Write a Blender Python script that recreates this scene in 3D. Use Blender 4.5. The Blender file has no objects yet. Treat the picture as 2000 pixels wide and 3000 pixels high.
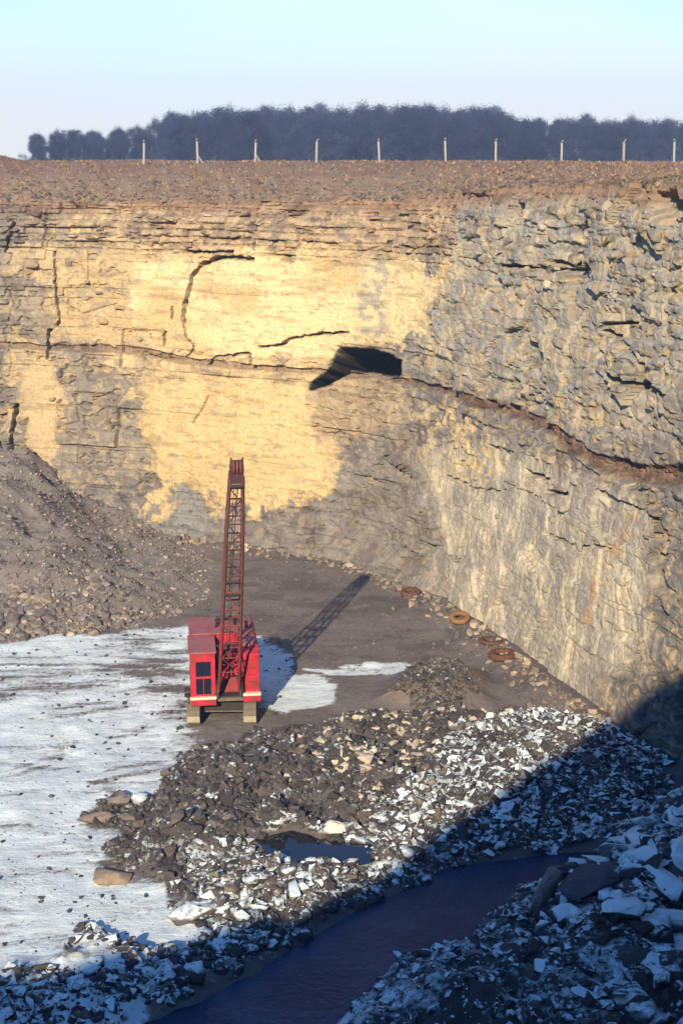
import bpy, bmesh, math, random
import numpy as np
from mathutils import Vector, Matrix

R = math.radians
random.seed(7)
rng = np.random.default_rng(11)
scene = bpy.context.scene
COL = scene.collection

# ------------------------------------------------------------------ camera, sky, sun, exposure
CAM_Z, PITCH = 22.5, 14.1
cam = bpy.data.cameras.new('camera')
cam.sensor_fit = 'VERTICAL'; cam.sensor_height = 36.0; cam.lens = 50.0
cam.clip_start = 0.1; cam.clip_end = 6000
cam_ob = bpy.data.objects.new('camera', cam); COL.objects.link(cam_ob)
cam_ob.location = (0, 0, CAM_Z); cam_ob.rotation_euler = (R(90 - PITCH), 0, 0)
scene.camera = cam_ob

SUN_EL, SUN_AZ = 25.5, 12.5        # light travels towards +Y and a little to +X
world = bpy.data.worlds.new('World'); scene.world = world; world.use_nodes = True
wt = world.node_tree; wt.nodes.clear()
def wn(t, **k):
    n = wt.nodes.new(t)
    for a, b in k.items(): setattr(n, a, b)
    return n
sky = wn('ShaderNodeTexSky', sky_type='NISHITA', sun_disc=False, sun_elevation=R(SUN_EL), sun_rotation=R(180 + SUN_AZ),
         altitude=100, air_density=1.0, dust_density=0.3, ozone_density=2.5)
# winter haze low in the sky all round, uneven, thinning out some way up
tc = wn('ShaderNodeTexCoord'); mp = wn('ShaderNodeMapping'); mp.inputs['Scale'].default_value = (1.0, 1.0, 4.0)
nz = wn('ShaderNodeTexNoise'); nz.inputs['Scale'].default_value = 1.6; nz.inputs['Detail'].default_value = 4; nz.inputs['Roughness'].default_value = 0.45
sep = wn('ShaderNodeSeparateXYZ')
add = wn('ShaderNodeMath', operation='MULTIPLY_ADD'); add.inputs[1].default_value = -0.20; add.inputs[2].default_value = 0.10     # noise shifts the edge of the veil
ad2 = wn('ShaderNodeMath', operation='ADD')
cr = wn('ShaderNodeMapRange', interpolation_type='SMOOTHSTEP'); cr.inputs[1].default_value = 0.0; cr.inputs[2].default_value = 0.15; cr.inputs[3].default_value = 0.97; cr.inputs[4].default_value = 0.0
mx = wn('ShaderNodeMix', data_type='RGBA'); mx.inputs['B'].default_value = (6.7, 6.4, 5.7, 1)
tint = wn('ShaderNodeMix', data_type='RGBA', blend_type='MULTIPLY'); tint.inputs['Factor'].default_value = 1.0; tint.inputs['B'].default_value = (.50, .86, 1.22, 1)   # the film's cold blue sky
bg = wn('ShaderNodeBackground'); bg.inputs['Strength'].default_value = 0.11
wo = wn('ShaderNodeOutputWorld')
lk = wt.links.new
lk(tc.outputs['Generated'], mp.inputs[0]); lk(mp.outputs[0], nz.inputs['Vector']); lk(tc.outputs['Generated'], sep.inputs[0])
lk(nz.outputs['Fac'], add.inputs[0]); lk(add.outputs[0], ad2.inputs[0]); lk(sep.outputs[2], ad2.inputs[1]); lk(ad2.outputs[0], cr.inputs[0])
lk(cr.outputs[0], mx.inputs['Factor']); lk(sky.outputs[0], tint.inputs['A']); lk(tint.outputs['Result'], mx.inputs['A']); lk(mx.outputs['Result'], bg.inputs[0]); lk(bg.outputs[0], wo.inputs[0])

sun = bpy.data.lights.new('sun', 'SUN'); sun.energy = 4.9; sun.angle = R(0.55); sun.color = (1.0, 0.82, 0.57)
sun_ob = bpy.data.objects.new('sun', sun); COL.objects.link(sun_ob)
sd = Vector((math.sin(R(SUN_AZ)) * math.cos(R(SUN_EL)), math.cos(R(SUN_AZ)) * math.cos(R(SUN_EL)), -math.sin(R(SUN_EL))))
sun_ob.rotation_euler = sd.to_track_quat('-Z', 'Y').to_euler(); sun_ob.location = (-20, -60, 80)

scene.view_settings.view_transform = 'Standard'; scene.view_settings.look = 'None'
scene.view_settings.gamma = 1.0; scene.view_settings.exposure = 0.76; scene.view_settings.use_curve_mapping = False
scene.render.engine = 'CYCLES'
scene.cycles.max_bounces = 6; scene.cycles.diffuse_bounces = 3; scene.cycles.volume_bounces = 0

# ------------------------------------------------------------------ helpers
def tag(o, label=None, cat=None, group=None, kind=None):
    if label: o['label'] = label
    if cat: o['category'] = cat
    if group: o['group'] = group
    if kind: o['kind'] = kind
    return o
def link(name, me, parent=None, mat=None):
    if mat is not None:
        me.materials.clear(); me.materials.append(mat)
    o = bpy.data.objects.new(name, me); COL.objects.link(o)
    if parent: o.parent = parent
    return o
def empty(name, loc, rz=0, parent=None):
    o = bpy.data.objects.new(name, None); COL.objects.link(o); o.location = loc; o.rotation_euler = (0, 0, rz)
    o.empty_display_size = .3
    if parent: o.parent = parent
    return o
def mesh_np(name, v, f):
    """v (n,3), f (m,3 or 4) numpy arrays -> mesh"""
    me = bpy.data.meshes.new(name); v = np.asarray(v, np.float32); f = np.asarray(f, np.int32); k = f.shape[1]
    me.vertices.add(len(v)); me.vertices.foreach_set('co', v.ravel())
    me.loops.add(f.size); me.loops.foreach_set('vertex_index', f.ravel())
    me.polygons.add(len(f)); me.polygons.foreach_set('loop_start', np.arange(0, f.size, k, dtype=np.int32))
    me.update(calc_edges=True); me.polygons.foreach_set('use_smooth', np.zeros(len(f), bool))
    return me
def set_col(me, name, c):
    a = me.color_attributes.new(name, 'FLOAT_COLOR', 'POINT')
    c = np.asarray(c, np.float32)
    if c.shape[1] == 3: c = np.hstack([c, np.ones((len(c), 1), np.float32)])
    a.data.foreach_set('color', c.ravel())
def set_float(me, name, c):
    a = me.attributes.new(name, 'FLOAT', 'POINT'); a.data.foreach_set('value', np.asarray(c, np.float32).ravel())

def _h(i, j, seed):
    n = (i.astype(np.int64) * 374761393 + j.astype(np.int64) * 668265263 + seed * 974634777) & 0x7fffffff
    n = ((n ^ (n >> 13)) * 1274126177) & 0x7fffffff
    n = ((n ^ (n >> 15)) * 2246822519) & 0x7fffffff
    return ((n ^ (n >> 11)) & 0xffffff) / float(0xffffff)
def vn(x, y, seed=0):
    i = np.floor(x); j = np.floor(y); fx = x - i; fy = y - j
    fx = fx * fx * (3 - 2 * fx); fy = fy * fy * (3 - 2 * fy); i = i.astype(np.int64); j = j.astype(np.int64)
    a = _h(i, j, seed) * (1 - fx) + _h(i + 1, j, seed) * fx
    b = _h(i, j + 1, seed) * (1 - fx) + _h(i + 1, j + 1, seed) * fx
    return a * (1 - fy) + b * fy
def fbm(x, y, seed=0, oc=4, gain=.5):
    t = 0; a = 1; w = 0
    for k in range(oc):
        t = t + a * vn(x * 2 ** k + 13.7 * k, y * 2 ** k + 7.3 * k, seed + k); w += a; a *= gain
    return t / w                       # 0..1
def voro(x, y, seed=0):
    """F1, F2, random id of the nearest jittered cell"""
    i = np.floor(x).astype(np.int64); j = np.floor(y).astype(np.int64)
    f1 = np.full(x.shape, 9.); f2 = f1.copy(); cid = np.zeros(x.shape)
    for di in (-1, 0, 1):
        for dj in (-1, 0, 1):
            a = i + di; b = j + dj
            d = np.hypot(a + _h(a, b, seed) - x, b + _h(a, b, seed + 5) - y); idv = _h(a, b, seed + 9)
            m = d < f1
            f2 = np.where(m, f1, np.minimum(f2, d)); cid = np.where(m, idv, cid); f1 = np.where(m, d, f1)
    return f1, f2, cid
def sdf(poly, x, y):
    """signed distance, positive inside"""
    p = np.array(poly, float); q = np.roll(p, -1, 0)
    d = np.full(x.shape, 1e9); ins = np.zeros(x.shape, bool)
    for (ax, ay), (bx, by) in zip(p, q):
        ex, ey = bx - ax, by - ay; t = np.clip(((x - ax) * ex + (y - ay) * ey) / (ex * ex + ey * ey + 1e-9), 0, 1)
        d = np.minimum(d, np.hypot(x - ax - t * ex, y - ay - t * ey))
        c = (ay > y) != (by > y)
        ins ^= c & (x < (bx - ax) * (y - ay) / (by - ay if by != ay else 1e-9) + ax)
    return np.where(ins, d, -d)
def dline(pts, x, y):
    d = np.full(x.shape, 1e9)
    for (ax, ay), (bx, by) in zip(pts[:-1], pts[1:]):
        ex, ey = bx - ax, by - ay; t = np.clip(((x - ax) * ex + (y - ay) * ey) / (ex * ex + ey * ey + 1e-9), 0, 1)
        d = np.minimum(d, np.hypot(x - ax - t * ex, y - ay - t * ey))
    return d
def sm(a, b, x):
    t = np.clip((x - a) / (b - a), 0, 1); return t * t * (3 - 2 * t)

# ------------------------------------------------------------------ materials
def new_mat(name, rough=.9):
    m = bpy.data.materials.new(name); m.use_nodes = True; nt = m.node_tree; nt.nodes.clear()
    out = nt.nodes.new('ShaderNodeOutputMaterial'); b = nt.nodes.new('ShaderNodeBsdfPrincipled')
    b.inputs['Roughness'].default_value = rough; b.inputs['Specular IOR Level'].default_value = .2
    nt.links.new(b.outputs[0], out.inputs[0])
    return m, nt, b
class NT:
    def __init__(s, nt): s.nt = nt
    def n(s, t, **k):
        n = s.nt.nodes.new(t)
        for a, b in k.items(): setattr(n, a, b)
        return n
    def l(s, a, b): s.nt.links.new(a, b)
    def pos(s): return s.n('ShaderNodeNewGeometry').outputs['Position']
    def noise(s, vec, scale, detail=4, rough=.6):
        n = s.n('ShaderNodeTexNoise'); n.inputs['Scale'].default_value = scale; n.inputs['Detail'].default_value = detail; n.inputs['Roughness'].default_value = rough
        s.l(vec, n.inputs['Vector']); return n.outputs['Fac']
    def rng(s, v, a, b, c, d):
        n = s.n('ShaderNodeMapRange'); s.l(v, n.inputs[0])
        for i, q in enumerate((a, b, c, d)): n.inputs[i + 1].default_value = q
        return n.outputs[0]
    def mix(s, f, a, b, mode='MIX'):
        n = s.n('ShaderNodeMix', data_type='RGBA', blend_type=mode)
        for sock, v in (('Factor', f), ('A', a), ('B', b)):
            if hasattr(v, 'links'): s.l(v, n.inputs[sock])
            elif sock == 'Factor': n.inputs[sock].default_value = v
            else: n.inputs[sock].default_value = (*v, 1)
        return n.outputs['Result']
    def math(s, op, a, b=0.0, clamp=False):
        n = s.n('ShaderNodeMath', operation=op, use_clamp=clamp)
        for i, v in enumerate((a, b)):
            if hasattr(v, 'links'): s.l(v, n.inputs[i])
            else: n.inputs[i].default_value = v
        return n.outputs[0]
    def bump(s, h, dist, strength, bsdf):
        n = s.n('ShaderNodeBump'); n.inputs['Distance'].default_value = dist; n.inputs['Strength'].default_value = strength
        s.l(h, n.inputs['Height']); s.l(n.outputs[0], bsdf.inputs['Normal'])
    def scale(s, f, c):            # c * f (f scalar)
        n = s.n('ShaderNodeVectorMath', operation='SCALE'); s.l(c, n.inputs[0]); s.l(f, n.inputs['Scale']); return n.outputs[0]
    def attr(s, name): return s.n('ShaderNodeAttribute', attribute_name=name)

SNOW = (.69, .79, .80)
def mat_attr_rock(name, lo=.72, hi=1.25, sc=7.0, bump=.06):
    m, nt, b = new_mat(name); N = NT(nt); p = N.pos()
    c = N.attr('Col').outputs['Color']; f = N.rng(N.noise(p, sc, 6, .65), .25, .75, lo, hi)
    N.l(N.scale(f, c), b.inputs['Base Color'])
    N.bump(N.noise(p, sc * 2.2, 6, .7), bump, .8, b)
    return m
M_CLIFF = mat_attr_rock('cliff_stone')
def snow_mix(N, p, base, amount, sc=2.5, nlo=.35, nhi=.75):
    """snow settles on faces that look up; amount 0..1 says how much lies here"""
    g = N.n('ShaderNodeNewGeometry'); sx = N.n('ShaderNodeSeparateXYZ'); N.l(g.outputs['Normal'], sx.inputs[0])
    up = N.rng(sx.outputs[2], nlo, nhi, 0, 1)
    nz = N.noise(p, sc, 5, .6)
    th = N.math('ADD', nz, amount); th = N.rng(th, .97, 1.16, 0, 1)
    return N.mix(N.math('MULTIPLY', up, th, True), base, SNOW)
def mat_rubble(name):
    m, nt, b = new_mat(name); N = NT(nt); p = N.pos()
    c = N.attr('Col').outputs['Color']; f = N.rng(N.noise(p, 6, 5), .25, .75, .75, 1.25)
    base = snow_mix(N, p, N.scale(f, c), N.attr('snow').outputs['Fac'], 6.5)
    N.l(base, b.inputs['Base Color']); N.bump(N.noise(p, 14, 5, .7), .05, .7, b)
    return m
M_RUBBLE = mat_rubble('rubble_stone')
def mat_boulder(name):
    m, nt, b = new_mat(name); N = NT(nt); p = N.pos()
    oi = N.n('ShaderNodeObjectInfo'); f = N.rng(N.noise(p, 6, 5), .25, .75, .75, 1.25)
    base = snow_mix(N, p, N.scale(f, oi.outputs['Color']), oi.outputs['Alpha'], 5.0)
    N.l(base, b.inputs['Base Color']); N.bump(N.noise(p, 14, 5, .7), .05, .7, b)
    return m
M_BOULDER = mat_boulder('boulder_stone')
def mat_floor():
    m, nt, b = new_mat('quarry_ground', .95); N = NT(nt); p = N.pos()
    mp = N.n('ShaderNodeMapping'); N.l(p, mp.inputs[0]); mp.inputs['Rotation'].default_value = (0, 0, R(-28)); mp.inputs['Scale'].default_value = (.30, 1.3, 1)
    streak = N.noise(mp.outputs[0], 1.0, 7, .68)
    fine = N.noise(p, 5, 6, .7)
    c = N.scale(N.rng(fine, .25, .75, .7, 1.25), N.attr('Col').outputs['Color'])
    cov = N.math('ADD', N.attr('snow').outputs['Fac'], N.math('MULTIPLY', N.math('SUBTRACT', streak, .5), 2.0))
    cov = N.math('ADD', cov, N.math('MULTIPLY', N.math('SUBTRACT', fine, .5), .9))
    sn = N.rng(cov, .34, .70, 0, 1)
    snowc = N.mix(N.rng(N.noise(p, .8, 5), .35, .65, 0, 1), (.54, .62, .63), SNOW)
    N.l(N.mix(sn, c, snowc), b.inputs['Base Color'])
    N.l(N.rng(N.math('MULTIPLY', N.attr('wet').outputs['Fac'], N.rng(fine, .3, .7, .75, 1.0)), 0, 1, .95, .38), b.inputs['Roughness']); b.inputs['Specular IOR Level'].default_value = .4
    N.bump(N.math('ADD', N.math('MULTIPLY', streak, 1.5), fine), .07, .8, b)
    return m
M_FLOOR = mat_floor()
def mat_field():
    m, nt, b = new_mat('dry_field'); N = NT(nt); p = N.pos()
    a = N.noise(p, .35, 5); c = N.noise(p, 2.6, 6, .7)
    col = N.mix(N.rng(a, .35, .65, 0, 1), (.215, .12, .072), (.29, .195, .12))
    col = N.mix(N.rng(c, .52, .68, 0, .8), col, (.36, .29, .20))
    col = N.mix(N.rng(N.noise(p, 1.3, 6, .7), .56, .66, 0, .7), col, (.13, .085, .06))
    mq = N.n('ShaderNodeMapping'); N.l(p, mq.inputs[0]); mq.inputs['Scale'].default_value = (.35, .8, 3.5)
    rk = N.math('MULTIPLY', N.attr('rock').outputs['Fac'], N.rng(N.noise(mq.outputs[0], 1.6, 6, .7), .40, .58, 0, 1))
    col = N.mix(rk, col, (.36, .27, .165))
    col = N.mix(N.rng(N.noise(p, 5.5, 5, .75), .56, .66, 0, .55), col, (.12, .08, .06))
    N.l(col, b.inputs['Base Color']); N.bump(c, .25, 1.0, b)
    return m
M_FIELD = mat_field()
def mat_simple(name, col, rough=.7, var=.25, sc=6, metallic=0, spec=.3, dirt=None, dlo=.55, dhi=.7, dsc=2.5):
    m, nt, b = new_mat(name, rough); N = NT(nt)
    p = N.n('ShaderNodeTexCoord').outputs['Object']
    f = N.rng(N.noise(p, sc, 5), .25, .75, 1 - var, 1 + var); rgb = N.n('ShaderNodeRGB'); rgb.outputs[0].default_value = (*col, 1)
    c = N.scale(f, rgb.outputs[0])
    if dirt: c = N.mix(N.rng(N.noise(p, dsc, 6, .65), dlo, dhi, 0, .85), c, dirt)
    N.l(c, b.inputs['Base Color']); b.inputs['Metallic'].default_value = metallic; b.inputs['Specular IOR Level'].default_value = spec
    N.bump(N.noise(p, sc * 3, 4), .01, .5, b)
    return m

# ---- layout, in metres: stains and cracks as (along the wall, height), ground areas as (x, y)
WALL_POLY = {
 'bed_up': [(35.6,16.2),(39.9,16.7),(50.0,16.9),(56.7,16.9),(55.1,13.5),(53.2,12.0),(49.3,11.8),(48.1,10.8),(43.7,10.8),(39.5,10.7),(37.4,11.2),(35.5,13.4),(35.2,15.4)],
 'bed_low': [(36.0,9.1),(47.3,9.8),(47.8,8.5),(48.0,7.0),(49.6,6.6),(50.2,4.7),(48.1,2.9),(45.4,2.0),(43.3,2.1),(41.7,1.8),(40.2,2.9),(38.8,2.5),(38.4,0.8),(37.7,1.4),(37.0,4.2),(36.2,6.2),(36.0,8.3)],
 'pillar': [(28.4,9.3),(30.8,9.8),(31.3,4.3),(29.1,3.3)],
 'upleft': [(30.0,16.8),(35.3,16.6),(35.6,11.3),(30.4,11.2)],
 'top': [(35.8,19.5),(52.1,20.0),(55.9,19.9),(56.6,17.5),(35.5,16.7),(33.4,18.3)],
 'greystreak': [(49.9,16.6),(51.4,16.7),(51.7,14.2),(52.2,12.2),(50.2,12.2),(49.9,14.5)],
 'right_low': [(55.0,6.6),(59.7,8.4),(67.2,9.0),(77.8,8.8),(79.5,3.7),(75.7,-0.1),(64.6,-0.4),(58.3,0.5),(59.3,3.3)],
 'right_mid': [(53.1,9.1),(58.5,10.0),(64.6,9.0),(63.4,6.7),(57.9,5.9),(53.4,7.3)],
 'right_up': [(55.6,19.9),(77.1,20.6),(79.8,11.9),(73.6,10.7),(64.6,11.3),(53.5,11.1),(55.3,13.5)],
 'hang': [(47.9,8.7),(49.1,10.0),(50.7,10.6),(53.6,10.5),(53.9,7.9),(51.0,6.7),(49.0,6.7),(47.9,7.3)],
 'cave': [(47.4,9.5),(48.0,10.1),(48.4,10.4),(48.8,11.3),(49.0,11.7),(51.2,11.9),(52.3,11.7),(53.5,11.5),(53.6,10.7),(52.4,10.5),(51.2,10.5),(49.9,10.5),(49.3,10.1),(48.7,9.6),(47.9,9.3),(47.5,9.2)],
 'tongue': [(38.8,2.3),(39.5,3.0),(40.7,2.9),(41.5,1.8),(41.9,-0.4),(39.6,-1.0),(38.8,0.1)],
 'block_recess': [(73.6,20.9),(75.2,21.1),(76.3,20.5),(75.3,20.0),(74.1,20.3)],
 'greyleft': [(31.2,9.5),(36.0,9.5),(36.6,6.3),(37.3,3.2),(37.2,1.1),(34.3,-0.3),(27.3,0.1),(27.2,2.9),(29.1,3.2),(31.4,4.1)],
 'wlow': [(42.3,0.8),(48.1,2.9),(50.2,4.5),(54.2,9.3),(56.4,7.6),(57.7,4.0),(62.3,0.5),(56.0,-0.1),(48.5,-0.4),(42.4,-0.4)],
}
CRACKS = [
 (0.11,0.5,[(43.3,16.5),(42.0,16.6),(40.9,16.5),(39.8,16.1),(39.2,15.4),(39.0,14.6),(38.8,13.5),(38.8,12.6)]),
 (0.05,0.3,[(38.8,12.6),(39.1,11.8),(39.7,11.4),(39.6,11.0),(39.2,10.6)]),
 (0.06,0.35,[(38.6,16.8),(42.0,16.9)]),
 (0.06,0.4,[(44.1,11.5),(45.4,11.6),(45.8,12.0),(46.9,12.2),(47.7,12.4),(49.5,12.6)]),
 (0.05,0.3,[(40.7,10.2),(41.4,10.8),(43.6,11.1),(43.8,10.2)]),
 (0.05,0.2,[(43.1,19.1),(43.3,17.0)]),
 (0.05,0.3,[(30.4,16.8),(30.6,14.3),(30.8,12.4)]),
 (0.08,0.45,[(30.8,12.3),(30.2,11.8),(30.1,10.1)]),
 (0.13,0.6,[(28.2,7.1),(27.9,5.4),(27.8,4.2),(27.7,2.2)]),
 (0.07,0.5,[(78.6,8.4),(79.0,7.7),(79.1,6.3),(79.5,5.1),(79.6,4.0),(80.1,3.1)]),
 (0.1,0.6,[(77.5,9.0),(78.1,8.6),(78.9,8.6),(79.2,8.0)]),
 (0.06,0.4,[(77.2,5.8),(77.9,5.2),(78.4,4.5),(79.4,3.0)]),
 (0.06,0.3,[(37.9,13.5),(38.0,12.9)]),
 (0.08,0.4,[(27.2,17.4),(27.0,16.5),(27.5,18.4)]),
 (0.05,0.3,[(37.6,12.0),(37.6,11.2)]),
 (0.035,0.1,[(40.9,8.4),(40.5,7.6),(39.9,6.7)]),
 (0.035,0.3,[(62.5,6.5),(63.3,5.0),(63.6,3.0)]),
 (0.035,0.3,[(68.5,6.9),(69.0,5.1),(70.3,2.9)]),
 (0.04,0.3,[(72.8,7.6),(73.8,5.6),(74.4,2.6)]),
 (0.035,0.25,[(58.5,6.2),(61.6,6.2),(65.3,6.8)]),
 (0.035,0.25,[(70.1,6.0),(73.2,6.2),(76.0,6.8)]),
 (0.09,0.5,[(67.1,8.2),(69.2,8.2)]),
 (0.09,0.5,[(69.4,7.7),(71.5,8.1)]),
 (0.12,0.6,[(72.9,13.5),(75.5,13.4)]),
 (0.12,0.7,[(75.5,13.6),(78.1,13.4)]),
 (0.1,0.5,[(66.0,17.7),(70.0,17.7),(71.0,16.9)]),
 (0.08,0.45,[(61.8,17.3),(64.7,17.4),(69.4,17.5)]),
 (0.09,0.4,[(71.6,15.3),(73.6,15.0),(75.5,14.3)]),
 (0.07,0.4,[(71.8,15.5),(74.2,15.8)]),
]
FLOOR_POLY = {
 'heap': [(-6.38,51.41),(-3.79,52.58),(-1.66,53.62),(1.14,55.43),(4.93,54.88),(9.8,54.51),(12.4,49.82),(10.62,45.03),(8.01,43.53),(3.93,42.58),(0.0,39.52),(-2.9,35.94),(-3.9,36.29),(-3.68,38.32),(-5.05,39.52),(-4.82,41.44),(-7.38,41.66),(-7.86,43.29),(-7.24,44.52),(-8.54,45.29),(-8.24,47.18),(-6.9,46.35),(-6.32,48.62)],
 'mound': [(1.88,56.39),(3.03,59.42),(4.6,60.28),(5.89,59.21),(5.81,56.77),(4.23,54.88)],
 'scree': [(-19.38,63.73),(-16.28,64.31),(-11.64,65.82),(-7.64,68.92),(-6.7,74.3),(-8.09,81.27),(-13.3,89.58),(-31.03,89.58)],
 'mud': [(-7.92,68.36),(-6.75,74.95),(-5.97,79.78),(-1.97,79.06),(2.46,75.6),(5.19,71.22),(7.75,63.73),(9.9,56.0),(7.13,55.62),(5.12,57.17),(3.62,59.21),(0.0,60.5),(-2.16,60.5),(-3.85,63.25),(-6.69,66.23)],
 'strip': [(-5.92,32.29),(-5.28,33.49),(-2.87,35.42),(0.0,38.71),(1.61,40.35),(3.91,42.34),(6.83,43.29),(8.39,43.05),(7.71,41.66),(5.38,40.56),(4.38,39.11),(2.98,37.0),(1.17,36.11),(-0.37,33.8),(-0.88,32.29)],
 'near': [(-0.62,32.59),(0.0,34.27),(1.27,36.29),(3.08,37.0),(4.48,39.11),(5.49,40.56),(7.82,41.66),(8.66,43.29),(13.19,48.32),(14.17,43.05),(10.98,30.64),(-0.59,30.64)],
 'botleft': [(-10.16,34.76),(-9.18,36.29),(-8.42,35.94),(-7.51,37.94),(-5.73,36.82),(-4.29,36.29),(-3.82,35.42),(-5.33,33.8),(-5.96,32.59),(-9.61,32.59)],
 'hollow': [(-2.65,43.77),(-1.63,44.27),(-0.46,43.53),(0.79,43.05),(0.89,42.11),(0.0,41.66),(-1.32,41.66),(-2.23,42.34)],
 'snowpatch': [(-3.75,56.39),(-2.29,60.07),(-0.61,59.42),(0.15,57.17),(-1.43,55.81),(-3.14,55.62)],
 'snowstreak': [(-1.54,60.72),(0.0,61.17),(2.81,61.39),(4.65,60.94),(4.45,60.28),(1.52,59.85),(-1.07,60.07)],
 'snow': [(-21.07,63.97),(-16.32,64.46),(-11.64,65.82),(-7.75,66.75),(-3.96,65.21),(-2.17,60.94),(-2.28,55.62),(-3.3,53.44),(-5.08,51.74),(-6.32,48.62),(-7.02,46.35),(-8.28,47.46),(-8.77,45.29),(-7.32,44.27),(-7.93,43.05),(-7.45,41.44),(-4.82,41.44),(-5.05,39.52),(-3.68,38.32),(-4.07,35.94),(-5.33,33.8),(-6.14,32.01),(-12.27,32.01)],
 'ridge': [(-2.53,43.77),(-2.34,44.52),(-1.65,44.9),(-0.93,44.52),(-0.46,43.77),(-0.69,43.53),(-1.63,44.27)],
 'shadebig': [(-5.1,43.05),(0.69,44.02),(4.7,52.07),(9.98,55.62),(13.28,51.41),(11.15,44.27),(3.34,42.11),(0.0,39.72),(-3.37,35.76),(-5.16,38.71)],
}
RINGS_AT = [(3.9,74.17),(5.75,65.97),(6.94,62.87),(7.29,60.94)]
ROCKS_AT = [(-8.54,45.5),(-7.95,46.9),(-0.17,43.9),(-4.41,38.91),(-7.31,41.22),(8.55,39.72),(9.43,39.11),(8.45,37.56),(8.64,35.59),(7.04,37.56),(10.16,38.91),(0.75,48.32),(6.52,52.75),(-1.48,39.72),(-5.52,43.77),(-3.62,44.52)]
HAZE_D = 0.0006

# ------------------------------------------------------------------ the pit: a closed wall round the quarry floor
PLAN = [(-48,86),(-38,89),(-30,89),(-20,87),(-14,85.5),(-8,83),(-2,80),(1,77.8),(3.2,75),(5.3,71),(8,63.2),(9.3,58.8),(12.3,49.8),(14.5,42),(17,33),(20,24),(21,14),(17,6),(8,1.5),(0,0.9),(-10,1.5),(-22,5),(-36,14),(-48,30),(-54,50),(-54,70)]
LIPZ = [19.5,19.5,19.5,19.5,19.6,19.8,20.0,20.2,20.5,20.9,21.2,21.3,21.2,21.1,21.0,21.0,21.0,21.0,20.9,20.8,19.6,15.1,14,15,18,19]
def catmull(pts, n=40):
    p = np.array(pts, float); k = len(p); out = []
    for i in range(k):
        a, b, c, d = p[(i - 1) % k], p[i], p[(i + 1) % k], p[(i + 2) % k]; t = np.linspace(0, 1, n, endpoint=False)[:, None]
        out.append(.5 * ((2 * b) + (c - a) * t + (2 * a - 5 * b + 4 * c - d) * t ** 2 + (3 * b - a - 3 * c + d) * t ** 3))
    return np.concatenate(out)
CV = catmull(PLAN); CV = np.vstack([CV, CV[:1]])
CL = np.concatenate([[0], np.cumsum(np.linalg.norm(np.diff(CV, axis=0), axis=1))])
LIPS = np.concatenate([CL[:-1:40], CL[-1:]]); LIPV = np.array(LIPZ + LIPZ[:1], float)
def plan(s):
    s = np.mod(s, CL[-1]); e = .6
    g = lambda q: (np.interp(np.mod(q, CL[-1]), CL, CV[:, 0]), np.interp(np.mod(q, CL[-1]), CL, CV[:, 1]))
    x, y = g(s); x1, y1 = g(s + e); x0, y0 = g(s - e); dx, dy = x1 - x0, y1 - y0; l = np.hypot(dx, dy)
    return x, y, dy / l, -dx / l
def lipz(s): return np.interp(np.mod(s, CL[-1]), LIPS, LIPV) + .35 * (vn(s * .6, s * 0, 3) - .5) + .25 * (vn(s * 2.3, s * 0, 4) - .5)
def batter(s): return np.interp(np.mod(s, CL[-1]), [48, 60, 84, 110, 230], [.2, .13, .13, .1, .15])
CLAY_S = [0, 30.4, 33.7, 39.5, 42.8, 47.3, 55.7, 61, 64.9, 69.2, 73.9, 77.4, 80.2]
CLAY_Z = [10.9, 10.8, 10.8, 10.4, 10.3, 10.2, 10.5, 10.5, 10.5, 10.3, 9.8, 10.2, 10.8]
def clay_mask(s, z):
    zc = np.interp(s, CLAY_S, CLAY_Z) + .25 * (fbm(s * .7, s * 0, 61, 3) - .5)
    hw = np.interp(s, [30, 36, 40, 47, 54, 58, 70, 82], [.2, .3, .22, .2, .16, .3, .38, .45]) * (.6 + .8 * fbm(s * .5, s * 0 + 3, 62, 3))
    return sm(1.0, .6, np.abs(z - zc) / hw)
WP = lambda k, s, z, soft=.5: sm(-soft, soft, sdf(WALL_POLY[k], s, z))
def wob(s, z, seed, amp):          # ragged edges for the stains
    return s + amp * (fbm(s * 1.1, z * 1.1, seed, 6, .62) - .5), z + amp * (fbm(s * 1.1, z * 1.1, seed + 20, 6, .62) - .5)

def wall_masks(s, z):
    s1, z1 = wob(s, z, 31, 2.2)
    rough = np.ones_like(s)
    mas = np.maximum.reduce([WP('bed_up', s1, z1), WP('bed_low', s1, z1), WP('pillar', s1, z1, .3)])
    up = .65 * WP('upleft', s1, z1, .8)
    return mas, up

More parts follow.
